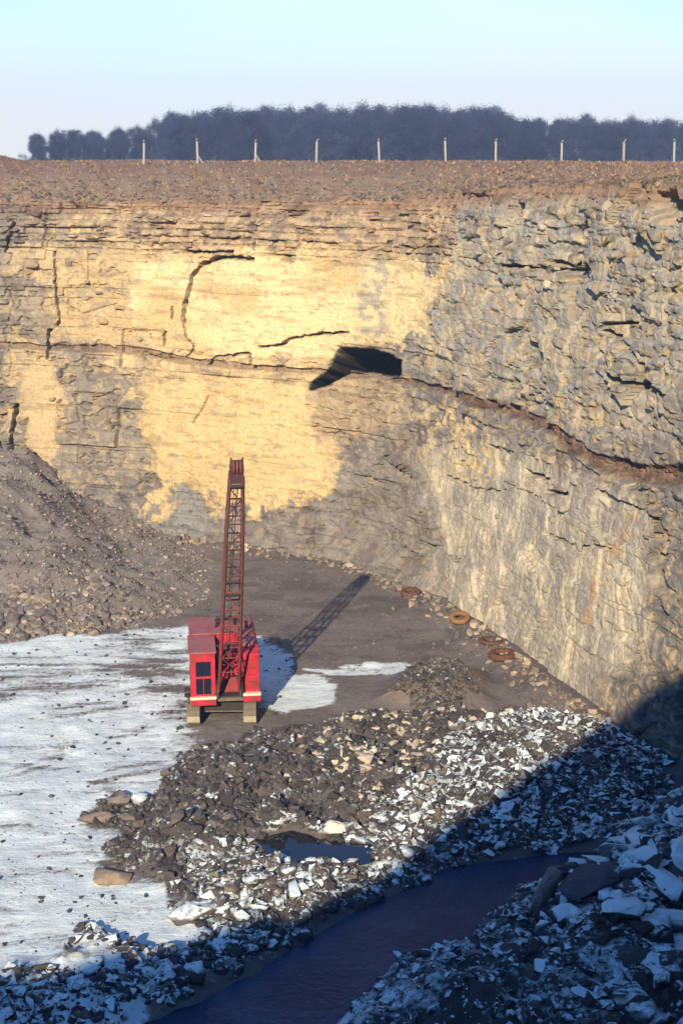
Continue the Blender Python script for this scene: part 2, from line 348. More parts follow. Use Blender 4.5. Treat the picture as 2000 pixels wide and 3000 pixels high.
def wall_disp(s, z):
    mas, up = wall_masks(s, z)
    right = sm(52.5, 58, s); calm = np.clip(mas * (1 - right * .5), 0, 1)
    low = WP('right_low', s, z, 1.0)
    amp = np.clip(1 - .82 * calm - .45 * up, .10, 1) * (1 - .45 * low) * (1 - .38 * right)
    d = 1.1 * (fbm(s * .12, z * .1, 40, 3) - .5) + .5 * amp * (fbm(s * .45, z * .45, 41, 4) - .5)
    # bedding: every bed stands out or back, split into blocks along the bed
    tz = z + .25 * (fbm(s * .25, z * 0, 42, 2) - .5)
    thin = sm(16.3, 17.0, tz) * (1 - .6 * right)
    for k, th, a, bl in ((0, .42, .34, 1.3), (1, 1.15, .34, 2.3), (2, 2.4, .42, 4.2)):
        i = np.floor(tz / th); w = bl * (.7 + .6 * _h(i.astype(np.int64), (i * 0 + k).astype(np.int64), 44))
        q = s / w + _h(i.astype(np.int64), (i * 0).astype(np.int64), 45 + k); j = np.floor(q); r = _h(i.astype(np.int64), j.astype(np.int64), 46 + k)
        fz = tz / th - i; fs_ = q - j; joint = sm(0, .07, np.minimum(fz, 1 - fz) * th) * (.4 + .6 * sm(0, .06, np.minimum(fs_, 1 - fs_) * w))
        aa = a * (thin * (1.25 if k == 0 else .8) + (1 - thin) * ((.07, .5, .9)[k])) * np.maximum(amp, .2 + .35 * low)
        d = d + aa * (r - .5) - .30 * aa * (1 - joint)
    # fractured blocks: broad facets tilted this way and that, bigger on the right hand face
    sk = s + .5 * (fbm(s * .8, z * .8, 51, 3) - .5) + .25 * z
    for sc, a, sd_ in ((.42, .85, 52), (1.05, .30, 53), (2.6, .08, 54)):
        zs = np.where(low > .5, .72, 1.25)
        f1, f2, c = voro(sk * sc, z * sc * zs, sd_); c2 = np.mod(c * 7.31, 1) - .5; c3_ = np.mod(c * 13.7, 1) - .5
        t = .28 + .72 * right
        tilt = (np.mod(sk * sc, 1) - .5) * c2 * .5 + (np.mod(z * sc * 1.25, 1) - .5) * c3_ * .5
        d = d + a * t * amp * (c - .5 + 0 * tilt) - .20 * a * t * amp * sm(.07, 0, f2 - f1)
    # hollows of broken-out stone
    d = d - .5 * amp * right * sm(.64, .72, fbm(s * .5, z * .8, 56, 4)) - .22 * amp * sm(.62, .68, fbm(s * 1.1, z * 2.2, 57, 3)) * (1 - low)
    d = d + (.07 * amp + .07 * low) * (fbm(s * 6, z * 6, 58, 3) - .5) + .035 * (fbm(s * 3, z * 9, 59, 3) - .5)
    # the edge of the face is broken back, no overhang
    lz = lipz(s); d = d - 1.0 * sm(1.3, 0, lz - z + .5 * (fbm(s * 1.2, z * 0, 63, 3) - .5)) * (1 - .5 * right)
    # clay seam lies back under the bed above
    d = d - .28 * clay_mask(s, z)
    for w, dep, pts in CRACKS:
        pts = np.array(pts); m = (s > pts[:, 0].min() - 1) & (s < pts[:, 0].max() + 1) & (z > pts[:, 1].min() - 1) & (z < pts[:, 1].max() + 1)
        q = dline(pts.tolist(), s[m] + .14 * (vn(s[m] * 4, z[m] * 4, 70) - .5), z[m] + .14 * (vn(s[m] * 4, z[m] * 4, 71) - .5))
        d[m] -= 2.4 * dep * sm(w * 1.25, w * .5, q)
    d = d + .18 * WP('hang', s, z, .35) * (1 - sm(10.2, 10.6, z)) - .9 * WP('block_recess', s, z, .2)
    # talus apron at the foot of the wall
    d = d + .9 * sm(1.6, -.3, z) * (.6 + .8 * fbm(s * .4, z * .4, 60, 3)) * sm(66, 54, s)
    return d

def wall_point(s, z):
    x, y, nx, ny = plan(s); d = wall_disp(s, z) - batter(s) * z
    cave = sm(0, .22, sdf(WALL_POLY['cave'], s + .15 * (vn(s * 3, z * 3, 73) - .5), z + .15 * (vn(s * 3, z * 3, 74) - .5)))
    d = d - 5.5 * cave
    return x + nx * d, y + ny * d, z - 1.5 * cave

def wall_color(s, z):
    s1, z1 = wob(s, z, 31, 2.2); n1 = fbm(s * .9, z * .9, 80, 5); n2 = fbm(s * 2.8, z * 3.4, 81, 4); n3 = fbm(s * .35, z * .5, 82, 3)
    streak = fbm(s * 2.2, z * .25, 83, 4)
    c3 = lambda *q: np.array(q)[None, :]
    grey = c3(.195, .180, .160); dgrey = c3(.125, .115, .108); tan = c3(.36, .285, .175); yel = c3(.50, .365, .175); pale = c3(.64, .505, .27); orange = c3(.42, .235, .10); brown = c3(.125, .078, .055)
    BRK = lambda m_: sm(.32, .68, m_ + (.9 * (n2 - .5) + .7 * (n1 - .5)) * sm(0, .1, m_))
    blue = c3(.27, .26, .23)
    L = lambda a, b, t: a + (b - a) * np.clip(t, 0, 1)[:, None]
    col = np.repeat(grey, len(s), 0)
    col = L(col, dgrey, sm(.48, .62, n1) * .6)
    col = L(col, tan, sm(.52, .64, n2) * .75)
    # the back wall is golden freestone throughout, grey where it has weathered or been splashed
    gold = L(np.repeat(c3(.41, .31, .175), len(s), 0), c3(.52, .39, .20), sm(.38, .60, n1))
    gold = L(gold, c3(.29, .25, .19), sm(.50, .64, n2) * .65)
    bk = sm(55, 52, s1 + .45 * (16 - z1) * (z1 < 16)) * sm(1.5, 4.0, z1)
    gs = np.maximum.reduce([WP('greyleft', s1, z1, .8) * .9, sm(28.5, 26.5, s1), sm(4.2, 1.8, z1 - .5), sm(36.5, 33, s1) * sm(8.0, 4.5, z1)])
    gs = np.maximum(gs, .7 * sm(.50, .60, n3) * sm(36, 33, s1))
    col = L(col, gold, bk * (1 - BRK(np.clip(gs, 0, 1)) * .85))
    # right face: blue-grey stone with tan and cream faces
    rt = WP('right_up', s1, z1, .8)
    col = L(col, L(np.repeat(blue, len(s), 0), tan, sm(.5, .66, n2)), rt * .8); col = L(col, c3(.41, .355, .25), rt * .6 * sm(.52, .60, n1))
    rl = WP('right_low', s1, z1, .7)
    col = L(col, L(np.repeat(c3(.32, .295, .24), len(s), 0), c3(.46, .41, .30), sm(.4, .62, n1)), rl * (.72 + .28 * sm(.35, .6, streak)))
    rm = WP('right_mid', s1, z1, .5)
    col = L(col, c3(.45, .36, .21), rm * sm(.42, .58, n2))
    col = L(col, L(np.repeat(grey, len(s), 0), brown, sm(.5, .65, n1) * .5), WP('wlow', s1, z1, .6) * .6)
    # thin beds under the turf
    tp = WP('top', s1, z1, .6) + .5 * sm(17, 17.8, z1) * (1 - rt)
    col = L(col, L(np.repeat(c3(.40, .30, .18), len(s), 0), c3(.25, .19, .135), sm(.46, .60, n2)), tp * .75)
    # yellow freestone
    col = L(col, L(np.repeat(tan, len(s), 0), yel, sm(.38, .52, n2)), .8 * WP('upleft', s1, z1, .8))
    col = L(col, L(np.repeat(yel, len(s), 0), pale, sm(.40, .58, n3) * .9), .97 * BRK(WP('bed_up', s1, z1, 1.0)) * (1 - .55 * sm(.60, .72, n2)))
    col = L(col, L(np.repeat(yel, len(s), 0), c3(.54, .405, .20), sm(.40, .58, n1)), .97 * BRK(WP('bed_low', s1, z1, 1.0)) * (1 - .7 * sm(.62, .72, n2)))
    col = L(col, c3(.47, .355, .19), .9 * BRK(WP('pillar', s1, z1, .6)))
    col = L(col, c3(.33, .30, .24), .85 * WP('greystreak', s1, z1, .3) * sm(.36, .56, n2))
    col = L(col, L(np.repeat(c3(.33, .235, .14), len(s), 0), tan, sm(.4, .6, n2)), .75 * WP('hang', s1, z1, .3))
    col = L(col, c3(.22, .215, .20), .9 * WP('tongue', s1, z1, .2))
    # iron stain, clay seam, earth under the turf
    ir = dline([(76.3, 8.2), (76.2, 6.6), (75.6, 5.2), (75.4, 3.6)], s1, z1)
    col = L(col, orange, .6 * sm(.45, .1, ir) * sm(.35, .55, n2))
    cm = clay_mask(s, z)
    col = L(col, L(np.repeat(brown, len(s), 0), c3(.19, .125, .085), sm(.42, .6, n2)), cm * np.interp(s, [30, 36, 52, 56], [.65, .6, .6, .95]))
    lz = lipz(s); col = L(col, c3(.23, .135, .08), sm(1.0, .2, lz - z + 1.2 * (n1 - .5)) * .7)
    col = L(col, dgrey, .55 * sm(31, 26, s) * sm(.4, .6, n1))
    cv = sm(-.14, .02, sdf(WALL_POLY['cave'], s, z)); col = L(col, c3(.035, .03, .028), cv)       # shade inside the old working, painted near-black into the stone colour
    # thin dark lines along the beds
    col = col * (1 - (.24 + .10 * sm(16, 17, z)) * sm(.60, .68, fbm(s * .7, z * 5, 85, 3)) * (1 - .5 * rl))[:, None]
    col = col * (.86 + .28 * fbm(s * 7, z * 7, 84, 3))[:, None]
    return col

S0, S1 = 24.0, 88.0
sv = np.concatenate([np.arange(0, S0, .5), np.arange(S0, 52, .075), np.arange(52, S1, .068), np.arange(S1, CL[-1] - .3, .6)])
vv = np.linspace(0, 1, 330)
SG, VG = np.meshgrid(sv, vv, indexing='ij'); sf = SG.ravel(); zf = (-.6 + VG * (lipz(SG) + .6)).ravel()
X, Y, Z = wall_point(sf, zf); nS, nV = len(sv), len(vv)
idx = np.arange(nS * nV).reshape(nS, nV); nx_ = np.roll(idx, -1, 0)
quads = np.stack([idx[:, :-1], nx_[:, :-1], nx_[:, 1:], idx[:, 1:]], -1).reshape(-1, 4)
# coarse columns off to the sides need few rows
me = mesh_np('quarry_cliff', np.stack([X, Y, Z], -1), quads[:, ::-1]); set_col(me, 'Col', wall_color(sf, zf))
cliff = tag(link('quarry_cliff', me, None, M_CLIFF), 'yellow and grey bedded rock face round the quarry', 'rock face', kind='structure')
TOP = np.stack([X, Y, Z], -1).reshape(nS, nV, 3)[:, -1]

# ------------------------------------------------------------------ the field above: one sheet from the lip out to the horizon
PC = np.array([-2., 42.])
def field_z(x, y, t, z0):
    crest = 21.95 + .25 * (fbm(x * .05, y * .05, 90, 3) - .5)
    far = crest - 1.6 * sm(40, 220, t) - .9 * sm(200, 900, t)
    back = np.interp(x, [-60, -24, -15, -12, -6.8, -2, 5, 20], [20, 24.2, 26.0, 27.4, 32.6, 36.8, 42.5, 48]) + 2.0 * (fbm(x * .22, y * .1, 93, 4) - .5) + 1.5 * (fbm(x * .9, y * .2, 94, 3) - .5)      # hillside behind the camera
    bz = np.interp(x, [-24, -10, 0], [14.5, 19.5, 22]); back = bz + (back - bz) * sm(-1, -16, y)
    k = np.maximum(sm(8, -4, y), sm(-14, -24, x) * sm(30, 12, y)); tgt = far * (1 - k) + back * k
    span = 24 * (1 - k) + 15 * k
    z = z0 + (tgt - z0) * np.clip(t / span, 0, 1) ** .72
    z = z + 2.9 * np.exp(-(((x + 29.6) / 3.4) ** 2 + ((y - 108) / 7) ** 2))            # spoil mound at the left
    return z + (.30 * (fbm(x * .5, y * .5, 91, 4) - .5) + .22 * (fbm(x * 1.7, y * 1.7, 92, 4) - .5)) * sm(0, 2, t)
tt = np.concatenate([[0], np.geomspace(.25, 40, 64), np.geomspace(44, 950, 22)])
dirv = TOP[:, :2] - PC; dirv /= np.linalg.norm(dirv, axis=1)[:, None]
FX = TOP[:, None, 0] + dirv[:, None, 0] * tt; FY = TOP[:, None, 1] + dirv[:, None, 1] * tt
FZ = field_z(FX, FY, np.broadcast_to(tt, FX.shape), TOP[:, None, 2] + 0 * FX); FZ[:, 0] = TOP[:, 2]
nT = len(tt); idx = np.arange(nS * nT).reshape(nS, nT); nx_ = np.roll(idx, -1, 0)
quads = np.stack([idx[:, :-1], nx_[:, :-1], nx_[:, 1:], idx[:, 1:]], -1).reshape(-1, 4)
me = mesh_np('field', np.stack([FX, FY, FZ], -1).reshape(-1, 3), quads[:, ::-1])
set_float(me, 'rock', np.broadcast_to(sm(24, 3, tt), FX.shape).ravel())
me.polygons.foreach_set('use_smooth', np.ones(len(me.polygons), bool))
field = tag(link('field', me, None, M_FIELD), 'brown winter field above the quarry', 'field', kind='structure')
def field_at(i, t):
    """point on the field sheet above wall column i, t metres out from the lip"""
    return FX[i, 0] + dirv[i, 0] * t, FY[i, 0] + dirv[i, 1] * t, np.interp(t, tt, FZ[i])
def field_xy(x, y):
    d = np.array([x, y]) - PC; d /= np.linalg.norm(d); i = int(np.argmax(dirv @ d))
    t = np.dot(np.array([x, y]) - TOP[i, :2], dirv[i]); return float(np.interp(t, tt, FZ[i]))

# ------------------------------------------------------------------ quarry floor with its rubble heaps and scree
FP = lambda k, x, y, soft: sm(-soft, soft, sdf(FLOOR_POLY[k], x, y))
def floor_h(x, y):
    n = fbm(x * .35, y * .35, 100, 4) - .5; n2 = fbm(x * 1.3, y * 1.3, 101, 4) - .5
    h = .25 * n + .12 * n2
    hp = sdf(FLOOR_POLY['heap'], x, y)
    h = h + sm(-.3, 2.6, hp) * (.5 + 1.2 * n + .6 * n2 + .6 * sm(-2, 8, x)) 
    h = h + FP('mound', x, y, 1.0) * .9
    sc = sdf(FLOOR_POLY['scree'], x, y)
    sl = np.where(sc > 0, dline(FLOOR_POLY['scree'][:6], x, y), 0)
    h = h + np.clip(sl, 0, 22) * np.interp(x, [-19, -12, -7], [.27, .22, .17]) * sm(0, 2, sl) * (1 + .9 * n) + sm(0, 3, sl) * (.55 * n2 + 1.6 * (fbm(x * .16, y * .16, 102, 3) - .5))
    nr = sdf(FLOOR_POLY['near'], x, y)
    h = h + sm(-.2, 1.5, nr) * (.5 + .9 * n2) + np.clip(nr, 0, 9) * .34 + sm(0, 2, nr) * 1.2 * n
    h = h + FP('botleft', x, y, .8) * (.35 + .5 * n2)
    m = FP('hollow', x, y, .45); h = h * (1 - m) + m * (.15 + .1 * n2)
    h = h - FP('strip', x, y, .8) * .55 + FP('ridge', x, y, .25) * .35
    h = h + np.exp(-((x - (9.9 + (55.6 - y) * .36)) / 1.3) ** 2) * .5 * sm(47, 52, y) * sm(76, 66, y)
    return h
def floor_masks(x, y):
    w = .9 * (fbm(x * .8, y * .8, 110, 4) - .5); w2 = .9 * (fbm(x * .8, y * .8, 111, 4) - .5); x1, y1 = x + 1.6 * w, y + 1.6 * w2
    sn = .90 * FP('snow', x1, y1, .7)
    sn = np.maximum(sn, .95 * FP('snowpatch', x1, y1, .35)); sn = np.maximum(sn, .72 * FP('snowstreak', x1, y1, .3))
    sn = sn * (1 - .62 * FP('heap', x1, y1, .5)); sn = np.maximum(sn, .42 * FP('heap', x, y, .5) * sm(46, 42, y)); sn = np.maximum(sn, .45 * FP('near', x, y, .4)); sn = np.maximum(sn, .95 * FP('ridge', x, y, .15))
    # thinner, trodden snow round the excavator and its way in
    tr = dline([(-16, 58), (-11, 59.5), (-8, 60.5), (-5, 56)], x1, y1); sn = sn - .36 * sm(3.6, .6, tr) - .16 * sm(.5, .62, fbm(x * .25 + y * .12, y * .5 - x * .2, 112, 4))
    sn = sn - .22 * sm(3.5, .5, dline([(-9, 64.5), (-4, 66)], x1, y1)) - .9 * sm(2.3, 1.3, np.hypot((x + 4.6) / 1.2, y - 54.2)) * sm(-7, -4.5, x)
    for ln in ([(-3.2, 52.5), (-6, 50.5), (-9.5, 48.8), (-16, 46.5)], [(-6.6, 56), (-9, 52.6), (-12, 49.6), (-18, 45.5)], [(-7, 57.5), (-11, 55.5), (-19, 53)], [(-6.5, 60.5), (-10, 61.5), (-20, 62)]):
        for off in (-.55, .55):
            dd = dline([(p_[0] + .25 * off, p_[1] + off) for p_ in ln], x + .25 * w, y + .25 * w2); sn = sn - .30 * sm(.30, .10, dd) * sm(.3, .6, fbm(x * .5, y * .5, 113, 3))
    sn = sn * (1 - .95 * FP('strip', x1, y1, .45)) * (1 - .9 * FP('hollow', x, y, .2)) * (1 - .97 * FP('scree', x1, y1, .4))
    return np.clip(sn, 0, 1)
def floor_col(x, y):
    n1 = fbm(x * .7, y * .7, 120, 4)
    L = lambda a, b, t: a + (np.array(b)[None, :] - a) * np.clip(t, 0, 1)[:, None]
    c = np.repeat(np.array([[.135, .115, .105]]), len(x), 0)
    c = L(c, (.165, .145, .13), sm(.4, .65, n1))
    c = L(c, (.15, .128, .115), FP('mud', x, y, .8) * .9); c = L(c, (.095, .082, .076), FP('mud', x, y, .8) * sm(.48, .64, fbm(x * .5, y * .9, 114, 4)) * .8)
    c = L(c, (.175, .157, .138), FP('scree', x, y, .6) * .8)
    c = L(c, (.08, .072, .07), FP('heap', x, y, .6) * .8); c = L(c, (.060, .073, .10), FP('strip', x, y, .4)); c = L(c, (.06, .055, .055), FP('near', x, y, .4))
    c = L(c, (.20, .15, .10), FP('mound', x, y, .6) * .8)
    return c
def axis(parts): return np.concatenate([np.arange(a, b, s) for a, b, s in parts])
xs = axis([(-60, -24, 1.2), (-24, -14, .3), (-14, 14, .11), (14, 26, .6)]); ys = axis([(-2, 30, 1.0), (30, 62, .11), (62, 92, .16)])
gx, gy = np.meshgrid(xs, ys, indexing='ij'); x_, y_ = gx.ravel(), gy.ravel(); z_ = floor_h(x_, y_)
idx = np.arange(gx.size).reshape(gx.shape)
quads = np.stack([idx[:-1, :-1], idx[1:, :-1], idx[1:, 1:], idx[:-1, 1:]], -1).reshape(-1, 4)
me = mesh_np('quarry_floor', np.stack([x_, y_, z_], -1), quads); set_col(me, 'Col', floor_col(x_, y_)); set_float(me, 'snow', floor_masks(x_, y_)); set_float(me, 'wet', np.maximum(FP('strip', x_, y_, .5), .55 * FP('mud', x_, y_, .6) * sm(.5, .62, fbm(x_ * .5, y_ * .9, 114, 4))))
me.polygons.foreach_set('use_smooth', np.ones(len(me.polygons), bool))
floor = tag(link('quarry_floor', me, None, M_FLOOR), 'quarry floor of grey mud under thin snow', 'quarry floor', kind='structure')

# flooded strip along the foot of the heaps
sp_ = np.array(FLOOR_POLY['strip']); rg = catmull([tuple(q) for q in sp_], 10)
gx2, gy2 = np.meshgrid(np.arange(-9, 11, .25), np.arange(30, 46, .25), indexing='ij'); ins = (sdf(rg.tolist(), gx2.ravel(), gy2.ravel()) > -.55).reshape(gx2.shape)
id2 = np.arange(gx2.size).reshape(gx2.shape); ok = ins[:-1, :-1] & ins[1:, :-1] & ins[1:, 1:] & ins[:-1, 1:]
q2 = np.stack([id2[:-1, :-1], id2[1:, :-1], id2[1:, 1:], id2[:-1, 1:]], -1)[ok]
m, nt, bs = new_mat('flood_water', .34); N = NT(nt); bs.inputs["Specular IOR Level"].default_value = .2; N.l(N.mix(N.rng(N.noise(N.pos(), .55, 5), .38, .64, 0, 1), (.010, .026, .062), (.028, .054, .105)), bs.inputs['Base Color'])
N.bump(N.noise(N.pos(), 3.5, 5), .07, .8, bs)
us, inv = np.unique(q2, return_inverse=True)
tag(link('water', mesh_np('water', np.c_[gx2.ravel()[us], gy2.ravel()[us], np.full(len(us), -.16)], inv.reshape(q2.shape)), None, m), 'dark blue flooded strip across the shaded foreground', 'water', kind='structure')
# pool of meltwater in the hollow of the heap
m, nt, bs = new_mat('pool_water', .08); NT(nt); bs.inputs['Base Color'].default_value = (.012, .016, .022, 1); bs.inputs['Specular IOR Level'].default_value = .5
hp_ = np.array(FLOOR_POLY['hollow']); hc = hp_.mean(0); wl = .30
ring = catmull([tuple(hc + (q - hc) * 1.12) for q in hp_], 8); vts = np.vstack([[*hc, wl], np.c_[ring, np.full(len(ring), wl)]]); k_ = np.arange(len(ring))
tag(link('pool', mesh_np('pool', vts, np.stack([k_ * 0, (k_ + 1) % len(ring) + 1, k_ + 1], -1)), None, m), 'small dark pool in the rubble heap', 'pool', kind='structure')

# ------------------------------------------------------------------ stones
def hull_proto(n, seed, flat=(1, 1, 1)):
    """angular broken stone: the hull of random points pushed towards a box"""
    r = np.random.default_rng(seed); p = r.normal(size=(n, 3)); p /= np.linalg.norm(p, axis=1)[:, None]
    p = np.sign(p) * np.abs(p) ** .7; p *= r.uniform(.68, 1.05, (n, 1)); p *= np.array(flat)
    bm = bmesh.new(); vs = [bm.verts.new(q) for q in p]; bmesh.ops.convex_hull(bm, input=vs)
    loose = [v for v in bm.verts if not v.link_faces]; bmesh.ops.delete(bm, geom=loose, context='VERTS')
    bmesh.ops.triangulate(bm, faces=bm.faces); bm.verts.index_update(); bm.normal_update()
    v = np.array([q.co[:] for q in bm.verts]); f = np.array([[q.index for q in t.verts] for t in bm.faces]); bm.free()
    return v, f
FLATS = [(1, .8, .6), (1, .9, .42), (1, .7, .75), (1, 1, .5), (1.1, .6, .5)]
SMALL = [hull_proto(13, 200 + k, FLATS[k % 5]) for k in range(14)]
def weathered(v, f, seed, amp=.045, levels=2):
    """split every edge twice and knock the surface about so a big stone is not a plain crystal"""
    r = np.random.default_rng(seed); bm = bmesh.new(); vs = [bm.verts.new(q) for q in v]
    for t in f: bm.faces.new([vs[i] for i in t])
    bmesh.ops.dissolve_limit(bm, angle_limit=R(14), verts=bm.verts[:], edges=bm.edges[:])
    bmesh.ops.bevel(bm, geom=bm.edges[:], offset=.055, segments=1, affect='EDGES', clamp_overlap=True)
    bmesh.ops.triangulate(bm, faces=bm.faces[:])
    bmesh.ops.subdivide_edges(bm, edges=[e for e in bm.edges if e.calc_length() > .25], cuts=1, use_grid_fill=True)
    bmesh.ops.triangulate(bm, faces=bm.faces[:]); bm.verts.index_update()
    p = np.array([q.co[:] for q in bm.verts]); k = p * 3.1 + seed
    p = p * (1 + amp * 2.4 * (fbm(k[:, 0] + k[:, 2] * .7, k[:, 1] + k[:, 2] * .5, seed, 3) - .5))[:, None] + r.normal(0, amp * .22, p.shape)
    g = np.array([[q.index for q in t.verts] for t in bm.faces]); bm.free(); return p, g
BIG = [weathered(*hull_proto(19, 300 + k, FLATS[k % 5]), 320 + k) for k in range(12)]
def rot_mats(n, tilt, r):
    a = r.uniform(0, 2 * np.pi, n); b = r.normal(0, tilt, n); c = r.normal(0, tilt, n)
    ca, sa, cb, sb, cc, sc = np.cos(a), np.sin(a), np.cos(b), np.sin(b), np.cos(c), np.sin(c)
    z = np.zeros(n); o = np.ones(n)
    Rz = np.stack([ca, -sa, z, sa, ca, z, z, z, o], -1).reshape(n, 3, 3); Rx = np.stack([o, z, z, z, cb, -sb, z, sb, cb], -1).reshape(n, 3, 3); Ry = np.stack([cc, z, sc, z, o, z, -sc, z, cc], -1).reshape(n, 3, 3)
    return Rx @ Ry @ Rz
def join_stones(name, pos, size, rot, col, snow, mat, protos=SMALL):
    V, Fc, Cc, Sn = [], [], [], []; off = 0; kind = np.arange(len(pos)) % len(protos)
    for k, (pv, pf) in enumerate(protos):
        m = kind == k; n = m.sum()
        if not n: continue
        v = np.einsum('nij,vj->nvi', rot[m], pv) * size[m][:, None, None] + pos[m][:, None, :]
        V.append(v.reshape(-1, 3)); Fc.append((pf[None] + (np.arange(n) * len(pv))[:, None, None]).reshape(-1, 3) + off); off += n * len(pv)
        Cc.append(np.repeat(col[m], len(pv), 0)); Sn.append(np.repeat(snow[m], len(pv)))
    me = mesh_np(name, np.concatenate(V), np.concatenate(Fc)); set_col(me, 'Col', np.concatenate(Cc)); set_float(me, 'snow', np.concatenate(Sn))
    return link(name, me, None, mat)
def scatter(poly, n, smin, smax, power, seed, edge=0.0, keep=None):
    r = np.random.default_rng(seed); p = np.array(FLOOR_POLY[poly]); lo, hi = p.min(0) - .5, p.max(0) + .5; out = []
    while sum(len(q) for q in out) < n:
        q = r.uniform(lo, hi, (n * 2, 2)); d = sdf(FLOOR_POLY[poly], q[:, 0], q[:, 1]) + edge * (fbm(q[:, 0] * .9, q[:, 1] * .9, seed, 3) - .5)
        ok = d > 0
        ok &= sdf(FLOOR_POLY['strip'], q[:, 0], q[:, 1]) < -.15
        ok &= sdf(FLOOR_POLY['hollow'], q[:, 0], q[:, 1]) < 0
        if keep is not None: ok &= r.uniform(size=len(q)) < keep(q[:, 0], q[:, 1])
        out.append(q[ok])
    q = np.concatenate(out)[:n]; u = r.uniform(size=n)
    return q, smin * (smax / smin) ** (u ** power)
# stony greys and browns, one tone a stone
def stone_tones(n, r, warm=0.0, dark=1.0):
    base = np.array([[.125, .115, .11], [.17, .15, .135], [.22, .185, .145], [.10, .095, .098], [.30, .26, .20], [.155, .14, .135]])
    w = np.array([.28, .22, .12 + warm, .2, .06 + .5 * warm, .18]); w /= w.sum()
    return base[r.choice(len(base), n, p=w)] * r.uniform(.75, 1.2, (n, 1)) * dark * .50 * np.array([.96, .98, 1.04])
ZONES = [  # zone, polygon, count, min size, max size, power, seed, snow amount, warm
    ('heap', 'heap', 34000, .045, .33, 3.8, 401), ('mound', 'mound', 1500, .05, .22, 2.4, 402), ('scree', 'scree', 26000, .03, .22, 4.4, 403),
    ('near', 'near', 5000, .06, .42, 3.2, 404), ('botleft', 'botleft', 1100, .08, .34, 2.2, 405)]
recs = []
for zn, poly, n, a, b, pw, sd_ in ZONES:
    keep = None
    if zn == 'heap': keep = lambda x, y: .35 + .65 * sm(.35, .6, fbm(x * .6, y * .6, 410, 3))
    if zn == 'botleft': keep = lambda x, y: .1 + .9 * sm(.42, .6, fbm(x * .8, y * .8, 411, 3))
    q, s_ = scatter(poly, n, a, b, pw, sd_, 1.6, keep)
    r = np.random.default_rng(sd_ + 50)
    h = floor_h(q[:, 0], q[:, 1])
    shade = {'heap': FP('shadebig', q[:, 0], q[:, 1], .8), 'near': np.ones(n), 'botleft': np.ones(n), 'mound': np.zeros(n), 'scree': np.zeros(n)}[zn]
    if zn == 'scree': s_ = s_ * (.8 + 1.3 * sm(72, 66, q[:, 1] + .25 * q[:, 0] + 3))
    if zn == 'near': s_ = s_ * (.6 + .9 * sm(3.5, 8.5, q[:, 0]))
    col = stone_tones(n, r, warm={'scree': .15, 'mound': .3}.get(zn, .04))
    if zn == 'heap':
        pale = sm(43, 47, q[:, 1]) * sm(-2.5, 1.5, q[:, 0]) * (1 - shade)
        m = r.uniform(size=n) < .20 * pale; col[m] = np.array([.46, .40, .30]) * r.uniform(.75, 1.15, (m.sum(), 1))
    if zn == 'scree': col = col * np.array([2.7, 2.55, 2.35])
    snow = {'scree': 0.0, 'mound': .25}.get(zn, .29) + r.uniform(-.25, .25, n) + .26 * shade
    if zn == 'scree': snow = snow * 0
    for k in range(n): recs.append((zn, q[k, 0], q[k, 1], h[k], s_[k], col[k], float(snow[k]), float(shade[k])))
# grit on the bare mud
r = np.random.default_rng(78); q, s_ = scatter('mud', 2600, .02, .12, 4.0, 408)
h = floor_h(q[:, 0], q[:, 1]); tn = stone_tones(len(q), r, .2) * 1.4
for k in range(len(q)): recs.append(('mud', q[k, 0], q[k, 1], h[k], s_[k], tn[k], .1, 0.0))
# loose stones on the snow
r = np.random.default_rng(77); q, s_ = scatter('snow', 1700, .025, .15, 3.4, 407)
h = floor_h(q[:, 0], q[:, 1]); tn = stone_tones(len(q), r)
for k in range(len(q)): recs.append(('snow', q[k, 0], q[k, 1], h[k], s_[k], tn[k], .35, 0.0))
app = np.array([c[4] / math.hypot(c[2], 20) for c in recs]); zns = np.array([c[0] for c in recs]); single = set()
for zn, n in (('heap', 110), ('near', 115), ('scree', 30), ('botleft', 26), ('mound', 10)):
    ii = np.where(zns == zn)[0]; single |= set(ii[np.argsort(-app[ii])[:n]].tolist())
MARKS = {'heap': [(-4.9, 54.5, 'the excavator'), (-1.0, 42.9, 'the pool'), (-8.5, 45.6, 'the leftmost boulder'), (4.2, 56.6, 'the small mound'), (-4.4, 38.9, 'the snow-topped slab'), (2.5, 41.0, 'the dark water'), (-7.3, 41.2, 'the tan boulder'), (9.8, 54.0, 'the foot of the right wall'), (.75, 48.3, 'the pale middle stone'), (5.5, 44.5, 'the head of the dark water'), (-1.5, 39.7, 'the flat snow-topped slab'), (11, 47.5, 'the near heap')],
         'near': [(6.05, 38.0, 'the leaning slab'), (8.55, 39.7, 'the tall snow-faced block'), (7.04, 37.6, 'the bare dark slab'), (8.64, 35.6, 'the long flat snowy slab'), (3.5, 36.6, 'the dark water'), (1.0, 34.6, 'the near end of the water'), (10.2, 38.9, 'the grey block at the edge'), (9.0, 42.5, 'the head of the water')],
         'scree': [(-11.6, 65.8, 'the edge of the snow'), (-9, 76, 'the grey tongue on the wall'), (-17, 66, 'the picture edge'), (-7.6, 69, 'the excavator boom'), (-17, 79, 'the dark crack')],
         'botleft': [(-9.3, 34.5, 'the left picture edge'), (-4.6, 34.6, 'the dark water'), (-7, 37.2, 'the open snow')], 'mound': [(4.2, 57, 'the small mound')]}
